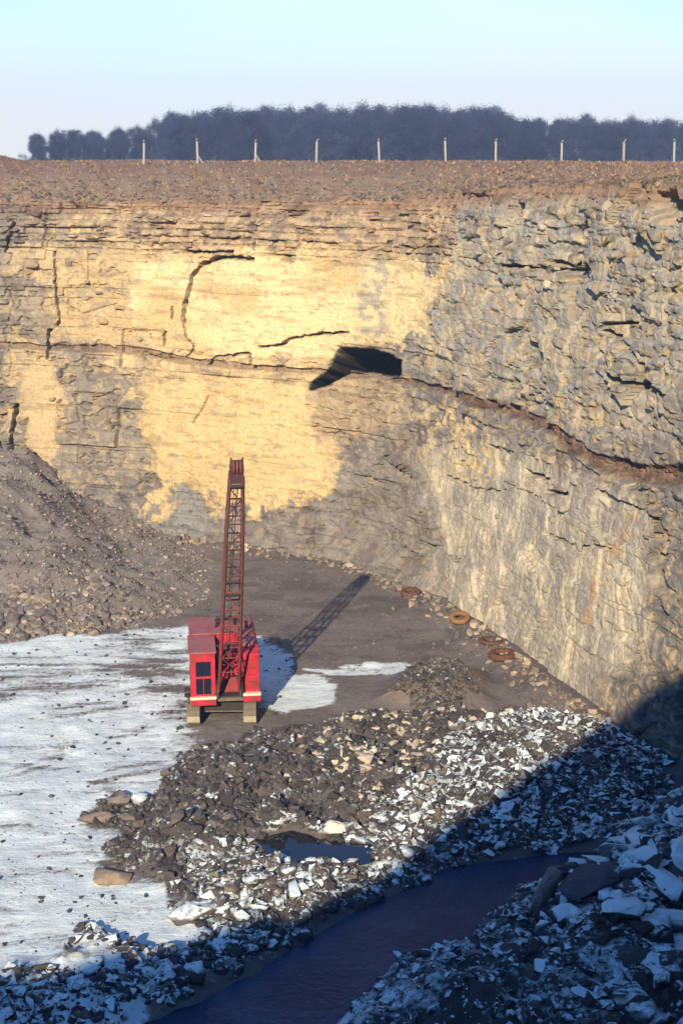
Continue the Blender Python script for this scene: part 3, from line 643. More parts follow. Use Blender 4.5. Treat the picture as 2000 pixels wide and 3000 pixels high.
def describe(zn, x, y, s_, c, sn, sh):
    lum = float(np.mean(c)); tone = 'pale' if lum > .16 else ('brown' if c[0] / c[2] > 1.35 else ('dark' if lum < .078 else 'grey'))
    top = 'snow-capped' if sn > .58 else ('snow-flecked' if sn > .36 else 'bare')
    if zn == 'scree': top = 'angular'
    med = {'heap': .33, 'near': .36, 'scree': .28, 'botleft': .26, 'mound': .2}[zn]; big = 'large' if s_ > med * 1.15 else ('middling' if s_ > med * .98 else 'small')
    mx_, my_, nm = min(MARKS[zn], key=lambda q: math.hypot(x - q[0], (y - q[1]) * .6)); dx, dy = x - mx_, (y - my_) * .45
    w = ('right of ' if dx > 0 else 'left of ') if abs(dx) > abs(dy) else ('just beyond ' if dy > 0 else 'just below ')
    at = {'heap': 'in the shaded heap' if sh > .5 else 'in the sunlit heap', 'near': 'on the near heap', 'scree': 'on the scree bank', 'botleft': 'at the bottom left', 'mound': 'on a mound'}[zn]
    g = {'heap': 'stones of the shaded rubble heap' if sh > .5 else 'stones of the sunlit rubble heap', 'near': 'blocks of the near heap', 'scree': 'stones of the scree bank', 'botleft': 'stones at the bottom left', 'mound': 'stones of the small mound'}[zn]
    if zn == 'mound': return f'{big} {top} {tone} stone lying on the small mound right of the excavator', g
    return f'{big} {top} {tone} stone {at}, {w}{nm}', g
big_me = []
for k, (v, f) in enumerate(BIG):
    me = mesh_np('boulder', v, f); me.materials.append(M_BOULDER); me.polygons.foreach_set('use_smooth', np.ones(len(f), bool)); big_me.append(me)
def boulder(x, y, z, size, col, snow, label, group=None, name='rock', rz=None, scale=(1, 1, 1), k=None, tilt=.25):
    o = link(name, big_me[random.randrange(len(big_me)) if k is None else k])
    o.location = (x, y, z); o.scale = (size * scale[0], size * scale[1], size * scale[2])
    o.rotation_euler = (random.gauss(0, tilt), random.gauss(0, tilt), random.uniform(0, 6.28) if rz is None else rz)
    o.color = (*col, max(0, min(1, snow)))
    return tag(o, label, 'rock', group)
for i in sorted(single):
    zn, x, y, h, s_, c, sn, sh = recs[i]
    lab, grp = describe(zn, x, y, s_, c, sn, sh)
    boulder(x, y, h + s_ * .12, s_ * random.uniform(.95, 1.15), c, sn, lab, grp)
for zn, nm, lab in (('heap', 'rubble', 'broken stone rubble of the big heap'), ('mound', 'mound_rubble', 'small broken stone on the mound'), ('scree', 'scree', 'grey-brown scree stones against the left wall'), ('near', 'near_rubble', 'broken stone of the dark near heap'), ('botleft', 'snowy_rubble', 'small stones among snow at the bottom left'), ('mud', 'grit', 'small stones and grit on the bare mud floor'), ('snow', 'loose_stones', 'small stones scattered over the snow')):
    rr = [recs[i] for i in range(len(recs)) if recs[i][0] == zn and i not in single]; n = len(rr); r = np.random.default_rng(len(nm))
    pos = np.array([[c[1], c[2], c[3] + c[4] * .1] for c in rr]); size = np.array([c[4] for c in rr]); col = np.array([c[5] for c in rr]); snow = np.array([c[6] for c in rr])
    tag(join_stones(nm, pos, size, rot_mats(n, .4, r), col, snow, M_RUBBLE), lab, 'rubble', kind='stuff')
# fallen stone along the foot of the wall
r = np.random.default_rng(79); n = 1900; s_ = r.uniform(36, 83, n); px_, py_, nx_, ny_ = plan(s_); o_ = np.abs(r.normal(0, .75, n)) + .55
fx_, fy_ = px_ + nx_ * o_, py_ + ny_ * o_; sz = .03 + .26 * r.uniform(size=n) ** 5
tl = join_stones('talus', np.stack([fx_, fy_, floor_h(fx_, fy_) + sz * .15], -1), sz, rot_mats(n, .4, r), stone_tones(n, r, .4) * np.array([2.6, 2.4, 2.0]), np.full(n, .05), M_RUBBLE); tag(tl, 'fallen stones along the foot of the rock face', 'stones', kind='stuff')
# stones that stand out in the photograph
fh = lambda x, y: float(floor_h(np.array([float(x)]), np.array([float(y)]))[0])
A = ROCKS_AT
SPECIAL = [
    (A[0], .62, (.20, .165, .145), .1, (1.15, .8, .75), 'rounded grey-brown boulder alone on the snow, leftmost of the heap'),
    (A[1], .60, (.19, .165, .155), .1, (.85, .9, 1.0), 'upright grey-brown boulder with snow on its right side, behind the leftmost boulder'),
    ((A[1][0] + .75, A[1][1] - .1), .52, (.2, .18, .17), .75, (.8, .8, .8), 'snow-covered block beside the upright grey-brown boulder'),
    (A[2], .55, (.72, .66, .52), .2, (.85, .8, 1.0), 'brightest pale block of the heap, in the sun above the dark hollow'),
    (A[3], .85, (.10, .095, .095), .62, (1.1, .62, .5), 'long slab with a thick snow top on the snow below the heap'),
    (A[4], .62, (.26, .20, .15), .15, (1.2, .8, .7), 'tan and brown boulder at the left foot of the heap, at the shadow edge'),
    (A[5], .85, (.12, .115, .12), .95, (.9, .6, 1.2), 'tall snow-faced block on the near heap at the right'),
    (A[6], .75, (.13, .12, .12), .95, (1.2, .8, .7), 'rounded snow-topped block right of the tall snow-faced block'),
    (A[7], .68, (.13, .12, .12), .95, (.7, .6, 1.1), 'narrow snow-topped block below the tall snow-faced block'),
    (A[8], 1.45, (.10, .10, .11), .95, (1.5, .6, .4), 'long flat snowy slab near the bottom right corner'),
    (A[9], 1.30, (.075, .08, .10), .0, (1.3, .9, .45), 'large bare dark slab in the near heap'),
    (A[10], .95, (.16, .15, .145), .8, (1, .9, .8), 'grey block cut by the right picture edge in the near heap'),
    (A[11], .50, (.42, .37, .29), .35, (1, .8, .7), 'pale stone in the middle of the sunlit heap'),
    (A[13], .50, (.16, .15, .15), .95, (1.3, .7, .5), 'flat snow-topped slab at the lower edge of the shaded heap'),
    (A[14], .42, (.13, .115, .11), .2, (1, .8, .8), 'dark stone near the left foot of the heap'),
]
for (x, y), s_, c, sn, sc, lab in SPECIAL:
    boulder(x, y, fh(x, y) + s_ * sc[2] * .35, s_, c, sn, lab, scale=sc, tilt=.1)
for (x, y), s_, lab in (((9.3, 37.2), .8, 'snow-capped block between the tall snow-faced block and the flat snowy slab'), ((7.6, 35.2), .7, 'dark block left of the long flat snowy slab'), ((9.6, 41.6), .75, 'snow-capped block highest on the near heap'), ((6.2, 36.0), .6, 'snow-topped block below the leaning slab'), ((9.4, 34.2), .9, 'broad snow-capped block in the bottom right corner'), ((7.7, 41.0), .55, 'snow-topped block where the near heap meets the water head')):
    boulder(x, y, fh(x, y) + s_ * .3, s_, (.10, .098, .10), .85, lab, scale=(1.15, .9, .75), tilt=.15)
# long tilted slab leaning on the near heap
boulder(6.05, 38.0, fh(6.05, 38.0) + .35, 1.5, (.22, .20, .17), .15, 'long tilted grey slab edge leaning along the left of the near heap', scale=(.22, 1.25, .5), rz=R(-28), tilt=.02)

# ------------------------------------------------------------------ blocks that stand out of the cliff, each a piece of it
def block_mesh(seed):
    v, f = hull_proto(20, seed, (1, 1, 1)); return v, f
BLK = [block_mesh(500 + k) for k in range(16)]
r = np.random.default_rng(900); cand = []
def cliff_block(s, z, w, h, dep, tiltz=0.0):
    v, f = BLK[r.integers(len(BLK))]
    sa = np.array([s]); za = np.array([z]); x, y, z1 = wall_point(sa, za); _, _, nx, ny = plan(sa); tx, ty = -ny, nx
    a = v[:, 0] * w * .5; b = v[:, 1] * dep * .5; c = v[:, 2] * h * .5
    c = c + a * tiltz
    P_ = np.stack([x + tx * a + nx * b, y + ty * a + ny * b, z1 + c], -1)
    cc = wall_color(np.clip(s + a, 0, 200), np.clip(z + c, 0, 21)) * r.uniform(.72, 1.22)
    me = mesh_np('stone_block', P_, f); set_col(me, 'Col', cc); o = link('stone_block', me, cliff, M_CLIFF)
    return o
nb = 0
while nb < 285:
    s = r.uniform(26, 83); zl = float(lipz(np.array([s]))[0]); sa = np.array([s])
    u = r.uniform()
    if u < .42: z = r.uniform(16.6, zl - .15)
    elif s > 53: z = r.uniform(1.5, zl - .3)
    elif s < 36: z = r.uniform(3.5, 17)
    else: continue
    za = np.array([z]); mas, up = wall_masks(sa, za)
    if mas[0] > .3 and r.uniform() < .93: continue
    if WP('cave', sa, za, 1.0)[0] > .01: continue
    near = np.interp(s, [50, 82], [1, .62])
    if z > 16.4 and s < 56: w, h = r.uniform(.35, 1.3), r.uniform(.12, .36)
    else: w, h = r.uniform(.35, 1.25) * near, r.uniform(.2, .75) * near
    cliff_block(s, z, w, h, r.uniform(.35, .8) * near, r.normal(0, .06 if s < 53 else .2)); nb += 1

# ------------------------------------------------------------------ the excavator
def bm_mesh(name, bm, parent, mat, smooth=False):
    me = bpy.data.meshes.new(name); bm.normal_update(); bm.to_mesh(me); bm.free()
    if smooth: me.polygons.foreach_set('use_smooth', np.ones(len(me.polygons), bool))
    return link(name, me, parent, mat)
def prism(pts, x0, x1, bevel=.015):
    """profile in (y,z) drawn from x0 to x1"""
    bm = bmesh.new(); a = [bm.verts.new((x0, y, z)) for y, z in pts]; b = [bm.verts.new((x1, y, z)) for y, z in pts]; n = len(pts)
    bm.faces.new(a[::-1]); bm.faces.new(b)
    for i in range(n): bm.faces.new((a[i], a[(i + 1) % n], b[(i + 1) % n], b[i]))
    bmesh.ops.recalc_face_normals(bm, faces=bm.faces)
    if bevel: bmesh.ops.bevel(bm, geom=bm.edges[:], offset=bevel, segments=1, affect='EDGES')
    return bm
def box(x0, x1, y0, y1, z0, z1, bevel=.012): return prism([(y0, z0), (y1, z0), (y1, z1), (y0, z1)], x0, x1, bevel)
def tube(bm, a, b, r0, r1=None, n=8):
    a, b = Vector(a), Vector(b); d = b - a
    m = Matrix.Translation((a + b) / 2) @ d.to_track_quat('Z', 'Y').to_matrix().to_4x4()
    bmesh.ops.create_cone(bm, cap_ends=True, segments=n, radius1=r0, radius2=r0 if r1 is None else r1, depth=d.length, matrix=m)
    return bm
def ang(bm, a, b, w):            # square bar
    return tube(bm, a, b, w * .707, None, 4)
M_RED = mat_simple('faded_red_paint', (.42, .022, .042), .5, .38, 2.2, dirt=(.15, .05, .035), dlo=.50, dhi=.66, dsc=2.6)
M_ROOF = mat_simple('dusty_red_roof', (.30, .085, .095), .8, .3, 2.5, dirt=(.22, .14, .13), dlo=.46, dhi=.66, dsc=1.6)
M_REDD = mat_simple('dirty_red_steel', (.24, .022, .03), .7, .35, 4, dirt=(.07, .04, .03), dlo=.42, dhi=.62, dsc=3)
M_RUST = mat_simple('rusty_boom_steel', (.17, .050, .032), .75, .3, 5, dirt=(.07, .035, .028))
M_DARK = mat_simple('greasy_dark_steel', (.035, .030, .028), .6, .3, 6)
M_TRACK = mat_simple('muddy_track_steel', (.14, .115, .085), .8, .3, 6, dirt=(.09, .075, .06))
M_PAD = mat_simple('frosted_track_shoe', (.40, .35, .25), .85, .2, 6)
M_CREAM = mat_simple('cream_paint', (.66, .55, .42), .6, .15, 5)
M_GLASS = mat_simple('dark_cab_glass', (.012, .016, .035), .12, .1, 4, spec=.6)
M_BROWN = mat_simple('brown_boom_steel', (.105, .042, .032), .75, .35, 4, dirt=(.05, .03, .026))
M_ROPE = mat_simple('wire_rope', (.06, .05, .045), .6, .1, 8)
EX, EY = -4.88, 55.7
ex_z = fh(EX, EY) + .02
exc = tag(empty('excavator', (EX, EY, ex_z), R(7)), 'red crawler crane excavator with rusty lattice boom standing on the snowy quarry floor', 'excavator')
for sx in (-1, 1):               # crawler tracks: oval belt with shoes, frame and wheels
    x0, x1 = (-1.40, -.88) if sx < 0 else (.88, 1.40)
    tr = bm_mesh('track', prism([(-1.75, .14), (-1.5, .05), (1.5, .05), (1.75, .14), (1.88, .42), (1.75, .70), (1.5, .80), (-1.5, .80), (-1.75, .70), (-1.88, .42)], x0 + .05, x1 - .05, .02), exc, M_DARK)
    path = [Vector((0, -1.5, .02)), Vector((0, 1.5, .02))]
    loop = [(-1.5 + .3 * k, .03, 0) for k in range(11)]
    loop += [(1.5 + .40 * math.sin(a), .43 - .40 * math.cos(a), a) for a in (R(36), R(72), R(108), R(144))]
    loop += [(1.5 - .3 * k, .83, math.pi) for k in range(11)]
    loop += [(-1.5 - .40 * math.sin(a), .43 + .40 * math.cos(a), math.pi + a) for a in (R(36), R(72), R(108), R(144))]
    shoe = box(x0 - .5 * (x0 + x1), x1 - .5 * (x0 + x1), -.135, .135, -.035, .035, .01)
    sh_me = bpy.data.meshes.new('track_shoe'); shoe.to_mesh(sh_me); shoe.free(); sh_me.materials.append(M_TRACK)
    pd_me = sh_me.copy(); pd_me.materials.clear(); pd_me.materials.append(M_PAD)
    for (yy, zz, a) in loop:
        front = yy < -1.7
        o = bpy.data.objects.new('track_shoe', pd_me if front and zz < .5 else sh_me); COL.objects.link(o); o.parent = tr
        o.location = ((x0 + x1) / 2, yy, zz); o.rotation_euler = (a, 0, 0)
    for yy in (-1.35, -.68, 0, .68, 1.35):
        bm = bmesh.new(); tube(bm, (x0 - .01, yy, .42), (x1 + .01, yy, .42), .24, None, 16); bm_mesh('road_wheel', bm, tr, M_TRACK)
bm_mesh('track_frame', box(-.9, .9, -1.2, 1.2, .38, .72, .03), exc, M_DARK)
for yy in (-1.0, 1.0): bm_mesh('cross_beam', box(-1.0, 1.0, yy - .16, yy + .16, .30, .66, .02), exc, M_TRACK)
bm = bmesh.new(); tube(bm, (0, 0, .7), (0, 0, 1.0), .85, None, 28); bm_mesh('slewing_ring', bm, exc, M_DARK)
# the tracks stand square to the camera, the upper works are slewed a little
for ch in list(exc.children): ch.rotation_euler = (0, 0, R(-6))
up = exc
HX0, HX1 = -1.46, 1.46
deck = bm_mesh('deck', box(HX0, HX1, -1.55, 2.35, .98, 1.16, .02), up, M_DARK)
# machinery house: right hand flank with sloping shoulder, rear house, roof
flank = bm_mesh('engine_house', prism([(-1.35, 1.16), (2.3, 1.16), (2.3, 3.35), (-.75, 3.35), (-1.35, 3.15)], .72, 1.46, .03), up, M_RED)
shoulder = bm_mesh('rear_house', prism([(.35, 1.16), (2.32, 1.16), (2.32, 3.42), (1.9, 3.55), (.35, 3.55)], -1.40, .72, .03), up, M_RED)
bm_mesh('house_roof', prism([(.25, 3.56), (2.40, 3.56), (2.40, 3.62), (.25, 3.62)], -1.46, .78, .01), up, M_ROOF)
bm_mesh('flank_roof', prism([(-.80, 3.36), (2.38, 3.36), (2.38, 3.43), (-.80, 3.43)], .79, 1.36, .01), up, M_ROOF)
bm_mesh('flank_panel', box(.86, 1.34, -1.375, -1.352, 1.45, 2.85, .006), up, M_RED)
for zz in (1.75, 2.1, 2.45): bm_mesh('louvre', box(.92, 1.28, -1.40, -1.377, zz, zz + .05, .004), up, M_REDD)
for yy in (-.5, .35, 1.2): bm_mesh('side_door', box(1.462, 1.482, yy, yy + .75, 1.35, 3.05, .006), up, M_RED)
bm_mesh('counterweight', prism([(2.33, 1.0), (2.75, 1.1), (2.75, 1.9), (2.33, 2.1)], -1.3, 1.3, .04), up, M_REDD)
# driver's cab at the left, glazed in front
cab = empty('cab', (0, 0, 0), 0, exc)
bm_mesh('back', box(-1.46, -.42, .28, .34, 1.16, 3.44, .006), cab, M_RED)
bm_mesh('side', box(-1.46, -1.42, -1.60, .28, 1.16, 2.0, .006), cab, M_RED)
bm_mesh('side', box(-.46, -.42, -1.60, .28, 1.16, 3.44, .006), cab, M_RED)
bm_mesh('roof', prism([(-1.72, 3.40), (.36, 3.46), (.36, 3.54), (-1.72, 3.48)], -1.53, -.36, .015), cab, M_ROOF)
bm_mesh('floor', box(-1.44, -.44, -1.58, .26, 1.165, 1.22, .004), cab, M_DARK)
front = bm_mesh('front', box(-1.46, -.42, -1.64, -1.60, 1.16, 1.34, .006), cab, M_RED)
def fr(x0, x1, z0, z1): return bm_mesh('frame', box(x0, x1, -1.65, -1.60, z0, z1, .006), cab, M_RED)
fr(-1.46, -1.23, 1.34, 3.40); fr(-.60, -.42, 1.34, 3.40); fr(-1.23, -.60, 2.98, 3.40); fr(-1.23, -.60, 2.14, 2.24); fr(-.93, -.90, 1.34, 2.14)
for z0, z1 in ((1.34, 2.14), (2.24, 2.98)):
    w = bm_mesh('front_window', box(-1.23, -.60, -1.625, -1.615, z0, z1, 0), cab, M_GLASS)
bm_mesh('side_window', box(-1.445, -1.435, -1.45, .1, 2.05, 3.2, 0), cab, M_GLASS)
for a, b in ((-1.60, -1.45), (.1, .28), (-.72, -.62)): bm_mesh('side_post', box(-1.46, -1.42, a, b, 2.0, 3.44, .006), cab, M_RED)
bm_mesh('side_rail', box(-1.465, -1.425, -1.6, .28, 3.2, 3.43, .006), cab, M_RED)
bm_mesh('driver_seat', prism([(-.9, 1.22), (-.3, 1.22), (-.2, 2.2), (-.35, 2.2), (-.42, 1.7), (-.9, 1.65)], -1.2, -.7, .03), cab, M_DARK)
# front skirts: red with a cream edge on top, left and right
for x0, x1, y in ((-1.48, -.40, -1.80), (.74, 1.48, -1.58)):
    s_ = bm_mesh('front_skirt', box(x0, x1, y, -1.36 if x0 > 0 else -1.655, .84, 1.14, .015), up, M_RED)
    bm_mesh('cream_edge', box(x0 - .01, x1 + .01, y - .02, -1.37 if x0 > 0 else -1.66, 1.142, 1.26, .01), s_, M_CREAM)
# open machinery between cab and house: winch drums, gearbox, frame plates, tackle
for yy, zz, rr in ((-.15, 1.75, .36), (.1, 2.55, .30)):
    bm = bmesh.new(); tube(bm, (-.40, yy, zz), (.70, yy, zz), rr * .72, None, 20); d = bm_mesh('winch_drum', bm, up, M_REDD)
    for xx in (-.30, .15, .58): bm = bmesh.new(); tube(bm, (xx, yy, zz), (xx + .05, yy, zz), rr, None, 20); bm_mesh('drum_flange', bm, d, M_RED)
bm_mesh('gearbox', box(-.38, .15, -.75, -.3, 1.17, 2.05, .04), up, M_RED)
bm_mesh('brake_cover', prism([(-.95, 1.17), (-.35, 1.17), (-.35, 2.85), (-.7, 2.85)], .42, .70, .03), up, M_RED)
bm_mesh('front_plate', prism([(-1.15, 1.17), (-.98, 1.17), (-.80, 1.85), (-.92, 1.85)], -.36, .60, .02), up, M_REDD)
bm_mesh('deck_beam', box(-.40, .74, -1.60, -1.40, .92, 1.10, .015), up, M_TRACK)
bm_mesh('roof_beam', box(-.42, .80, -.78, -.60, 3.18, 3.40, .02), up, M_DARK)
for xx in (-.34, .62): bm_mesh('boom_bracket', prism([(-1.75, 1.17), (-1.25, 1.17), (-1.40, 1.62), (-1.62, 1.62)], xx - .05, xx + .05, .01), up, M_DARK)
g = bmesh.new()
for xx in (-.30, .60): ang(g, (xx, .9, 3.5), (xx * .7 + .05, 1.5, 3.95), .09); ang(g, (xx, 2.1, 3.5), (xx * .7 + .05, 1.5, 3.95), .08)
tube(g, (-.25, 1.5, 3.95), (.55, 1.5, 3.95), .08); bm_mesh('gantry', g, up, M_DARK)
for k_, yy in enumerate((.33, 1.18, 2.0)): bm_mesh('panel_seam', box(1.463, 1.472, yy, yy + .03, 1.2, 3.2, 0), up, M_DARK)
hr = bmesh.new()
for yy in (-.6, .4, 1.4, 2.2): tube(hr, (1.3, yy, 3.42), (1.3, yy, 3.85), .018, None, 6)
tube(hr, (1.3, -.6, 3.85), (1.3, 2.2, 3.85), .018, None, 6); bm_mesh('roof_handrail', hr, up, M_REDD)
bm = bmesh.new(); tube(bm, (1.05, .9, 3.4), (1.05, .9, 3.95), .07, None, 12); bm_mesh('exhaust_pipe', bm, up, M_DARK)
for zz in (.45, .75): bm_mesh('cab_step', box(-1.72, -1.47, -.9, -.5, zz + .45, zz + .49, .005), up, M_DARK)
# the house is lower and slimmer than drawn: 0.88 high above the deck, 0.93 wide
for ch in exc.children[:]:
    if ch.name.split('.')[0] in ('track', 'track_frame', 'cross_beam', 'slewing_ring'): continue
    ch.scale = (.96, 1, .85); ch.location.z += .16
# lattice boom: four chords, rungs and diagonals, solid sheave head
B0, B1 = Vector((.14, -1.52, 1.42)), Vector((.50, -4.2, 11.4)); BL = (B1 - B0).length; bd = (B1 - B0).normalized(); bn = Vector((0, -bd.z, bd.y)).normalized()
if bn.y > 0: bn = -bn            # towards the front of the boom
boom = bpy.data.objects.new('boom', None); COL.objects.link(boom); boom.parent = up
def bw(t): return np.interp(t, [0, .12, .72, 1], [.41, .38, .31, .22])
def bh(t): return np.interp(t, [0, .16, .72, 1], [.10, .36, .34, .22])
def bp(t, sx, sn): return B0 + bd * (BL * t) + Vector((sx * bw(t), 0, 0)) + bn * (sn * bh(t))
ks = [0, .12, .30, .5, .72, .955]
for sx in (-1, 1):
    for sn in (-1, 1):
        bm = bmesh.new()
        for a, b in zip(ks[2:-1], ks[3:]): ang(bm, bp(a, sx, sn), bp(b, sx, sn), .085)
        bm_mesh('chord', bm, boom, M_BROWN); bm = bmesh.new()
        for a, b in zip(ks[:2], ks[1:3]): ang(bm, bp(a, sx, sn), bp(b, sx, sn), .085)
        bm_mesh('lower_chord', bm, boom, M_REDD)
ts = np.linspace(.10, .91, 12); MB_ = lambda t: M_REDD if t < .27 else (M_RUST if t < .5 else M_BROWN)
for i, (a, b) in enumerate(zip(ts[:-1], ts[1:])):
    f = 1 if i % 2 else -1
    for sn in (-1, 1):
        bm_mesh('rung', ang(bmesh.new(), bp(a, -1, sn), bp(a, 1, sn), .05), boom, MB_(a))
        if sn == 1 or i % 2: bm_mesh('brace', ang(bmesh.new(), bp(a, -f, sn), bp(b, f, sn), .034), boom, MB_(a))
    for sx in (-1, 1): bm_mesh('side_brace', ang(bmesh.new(), bp(a, sx, -f), bp(b, sx, f), .034), boom, MB_(a))
for sn in (1,):                  # mid-boom splice plates
    for t in (.46, .515):
        bm_mesh('splice_plate', ang(bmesh.new(), bp(t, -1, sn), bp(t, 1, sn), .10), boom, M_DARK)
M_HEAD = mat_simple('boom_head_steel', (.075, .040, .045), .6, .3, 6)
for sx in (-1, 1):
    bm = bmesh.new(); c = [bp(.92, sx, 1.15), bp(.92, sx, -1.15), bp(1.0, sx, -1.2), bp(1.02, sx, 0), bp(1.0, sx, 1.2)]
    v0 = [bm.verts.new(q + Vector((.025 * sx, 0, 0))) for q in c]; v1 = [bm.verts.new(q - Vector((.035 * sx, 0, 0))) for q in c]
    bm.faces.new(v0); bm.faces.new(v1[::-1])
    for i in range(5): bm.faces.new((v0[i], v0[(i + 1) % 5], v1[(i + 1) % 5], v1[i]))
    bmesh.ops.recalc_face_normals(bm, faces=bm.faces); bm_mesh('head_plate', bm, boom, M_HEAD)
bm = bmesh.new(); lo = [bp(.925, sx, sn) for sx, sn in ((-1, -1), (1, -1), (1, 1), (-1, 1))]; hi = [bp(1.0, sx * .96, sn) for sx, sn in ((-1, -1), (1, -1), (1, 1), (-1, 1))]
va = [bm.verts.new(q) for q in lo]; vb = [bm.verts.new(q) for q in hi]; bm.faces.new(va[::-1]); bm.faces.new(vb)
for i in range(4): bm.faces.new((va[i], va[(i + 1) % 4], vb[(i + 1) % 4], vb[i]))
bmesh.ops.recalc_face_normals(bm, faces=bm.faces); bm_mesh('head_casing', bm, boom, M_HEAD)
for xx in (-.13, .0, .13):
    c = B0 + bd * (BL * .985) + Vector((xx, 0, 0)) + bn * .08; bm = bmesh.new(); tube(bm, c - Vector((.035, 0, 0)), c + Vector((.035, 0, 0)), .27, None, 22); bm_mesh('sheave', bm, boom, M_RUST)
bm_mesh('head_crosspiece', ang(bmesh.new(), bp(.915, -1, 1.1), bp(.915, 1, 1.1), .13), boom, M_DARK)
bm = bmesh.new(); tube(bm, bp(1.0, -1.15, 0), bp(1.0, 1.15, 0), .06, None, 10); bm_mesh('head_pin', bm, boom, M_DARK)
rope = bmesh.new()
for xx in (-.14, .14): tube(rope, (xx + .14, 1.5, 3.75), bp(.985, 0, 0) + Vector((xx, .1, .2)), .016, None, 6)
bm_mesh('pendant_rope', rope, boom, M_ROPE)
rope = bmesh.new()
for xx in (-.05, .05): tube(rope, (xx + .14, -.1, 2.0), bp(.97, 0, -1) + Vector((xx, .1, 0)), .014, None, 6)
bm_mesh('hoist_rope', rope, boom, M_ROPE)
for sx in (-1, 1): bm_mesh('boom_foot', ang(bmesh.new(), B0 + Vector((sx * .50, 0, -.12)), bp(.06, sx, 0), .17), boom, M_DARK)

# ------------------------------------------------------------------ rusty rings on the mud
M_RING = mat_simple('rust', (.12, .055, .032), .85, .3, 8, dirt=(.05, .03, .022))
M_RING2 = mat_simple('orange_rust', (.24, .125, .055), .85, .3, 8, dirt=(.12, .06, .03))
RL = ['rust-brown ring lying flat at the foot of the wall, farthest of the four', 'orange-rust ring tipped up on the mud, second farthest of the four', 'thin rust-brown ring lying on the mud, second nearest of the four', 'thick dark rust ring lying on the mud, nearest of the four']
RINGS_AT[0] = (3.62, 71.4)
for k, ((x, y), lab) in enumerate(zip(RINGS_AT, RL)):
    bm = bmesh.new(); prof = [(.50, .0), (.56, .05), (.56, .20), (.50, .25), (.30, .23), (.27, .13), (.30, .03)]; n = 26; rows = []
    if k == 2: prof = [(a, b * .6) for a, b in prof]
    for i in range(n):
        a = 2 * math.pi * i / n; rows.append([bm.verts.new((q * math.cos(a), q * math.sin(a), h)) for q, h in prof])
    for i in range(n):
        for j in range(len(prof)): bm.faces.new((rows[i][j], rows[(i + 1) % n][j], rows[(i + 1) % n][(j + 1) % len(prof)], rows[i][(j + 1) % len(prof)]))
    bmesh.ops.recalc_face_normals(bm, faces=bm.faces)
    zf_ = fh(x, y)
    o = bm_mesh('rusty_ring', bm, None, M_RING2 if k == 1 else M_RING, True); sc = (.95, .92, 1.05, 1.12)[k]
    o.location = (x, y, zf_ + (.10 if k == 1 else .0)); o.scale = (sc,) * 3; o.rotation_euler = ((R(12), R(-8), .4) if k == 1 else (R(random.uniform(1, 5)), R(random.uniform(-4, 4)), k))
    tag(o, lab, 'ring', 'rusty rings on the mud')

# ------------------------------------------------------------------ fence posts along the field
M_POST = mat_simple('weathered_concrete', (.30, .28, .27), .9, .15, 4)
ORD = ['leftmost', 'second from the left', 'third from the left', 'fourth from the left', 'fifth from the left', 'fifth from the right', 'fourth from the right', 'third from the right', 'second from the right', 'rightmost']
FENCE_Y = 111.0
for k, u in enumerate((421, 579, 747, 926, 1111, 1305, 1451, 1644, 1826, 1974)):
    y = FENCE_Y + random.uniform(-.4, .4); dep = y * .9699; x = (u - 1000) / 4167 * dep; zb = field_xy(x, y)
    post = tag(empty('fence_post', (x, y, zb)), f'pale concrete fence post against the dark wood, {ORD[k]} in the row', 'fence post', 'fence posts along the field')
    hgt = random.uniform(1.42, 1.62)
    bm = prism([(-.075, -.3), (.075, -.3), (.06, hgt), (-.06, hgt)], -.075, .075, .01); bm_mesh('post', bm, post, M_POST)
    bm = bmesh.new(); ang(bm, (0, 0, hgt - .02), (.02, -.22, hgt + .16), .09); bm_mesh('cranked_top', bm, post, M_POST)
    if k in (1, 2): bm = bmesh.new(); ang(bm, (.03, 0, .55), (.45, .1, -.1), .09); bm_mesh('stay', bm, post, M_POST)
    post.rotation_euler = (random.gauss(0, .01), random.gauss(0, .03), random.gauss(0, .2))

# ------------------------------------------------------------------ dry grass along the edge of the field, small stones under it
n = 14000; r = np.random.default_rng(31); vis = np.where((sv > 22) & (sv < 86))[0]; ci = r.choice(vis, n); t = r.uniform(0, 34, n)
P_ = np.array([field_at(i, q) for i, q in zip(ci, t)]); hg = r.uniform(.04, .20, n); a = r.uniform(0, 6.28, n); w = r.uniform(.03, .10, n); le = r.normal(0, .12, (n, 2))
V = np.stack([P_ + np.stack([np.cos(a) * w, np.sin(a) * w, 0 * a - .03], -1), P_ - np.stack([np.cos(a) * w, np.sin(a) * w, 0 * a + .03], -1), P_ + np.stack([le[:, 0], le[:, 1], hg], -1)], 1).reshape(-1, 3)
me = mesh_np('dry_grass', V, np.arange(3 * n).reshape(-1, 3)); gc = np.array([[.25, .155, .09], [.31, .22, .13], [.18, .11, .07]])[r.integers(0, 3, n)]; set_col(me, 'Col', np.repeat(gc, 3, 0))
tag(link('dry_grass', me, None, mat_attr_rock('dry_grass', .8, 1.2, 3, .0)), 'short dry brown grass along the field edge', 'grass', kind='stuff')
n = 4500; ci = r.choice(vis, n); t = r.exponential(4, n); P_ = np.array([field_at(i, min(q, 22)) for i, q in zip(ci, t)]); sz = .04 + .22 * r.uniform(size=n) ** 4
fs = join_stones('field_stones', P_, sz, rot_mats(n, .4, r), stone_tones(n, r, .35) * np.array([1.7, 1.45, 1.2]), np.zeros(n), M_RUBBLE); tag(fs, 'pale stones in the earth along the quarry lip', 'stones', kind='stuff')

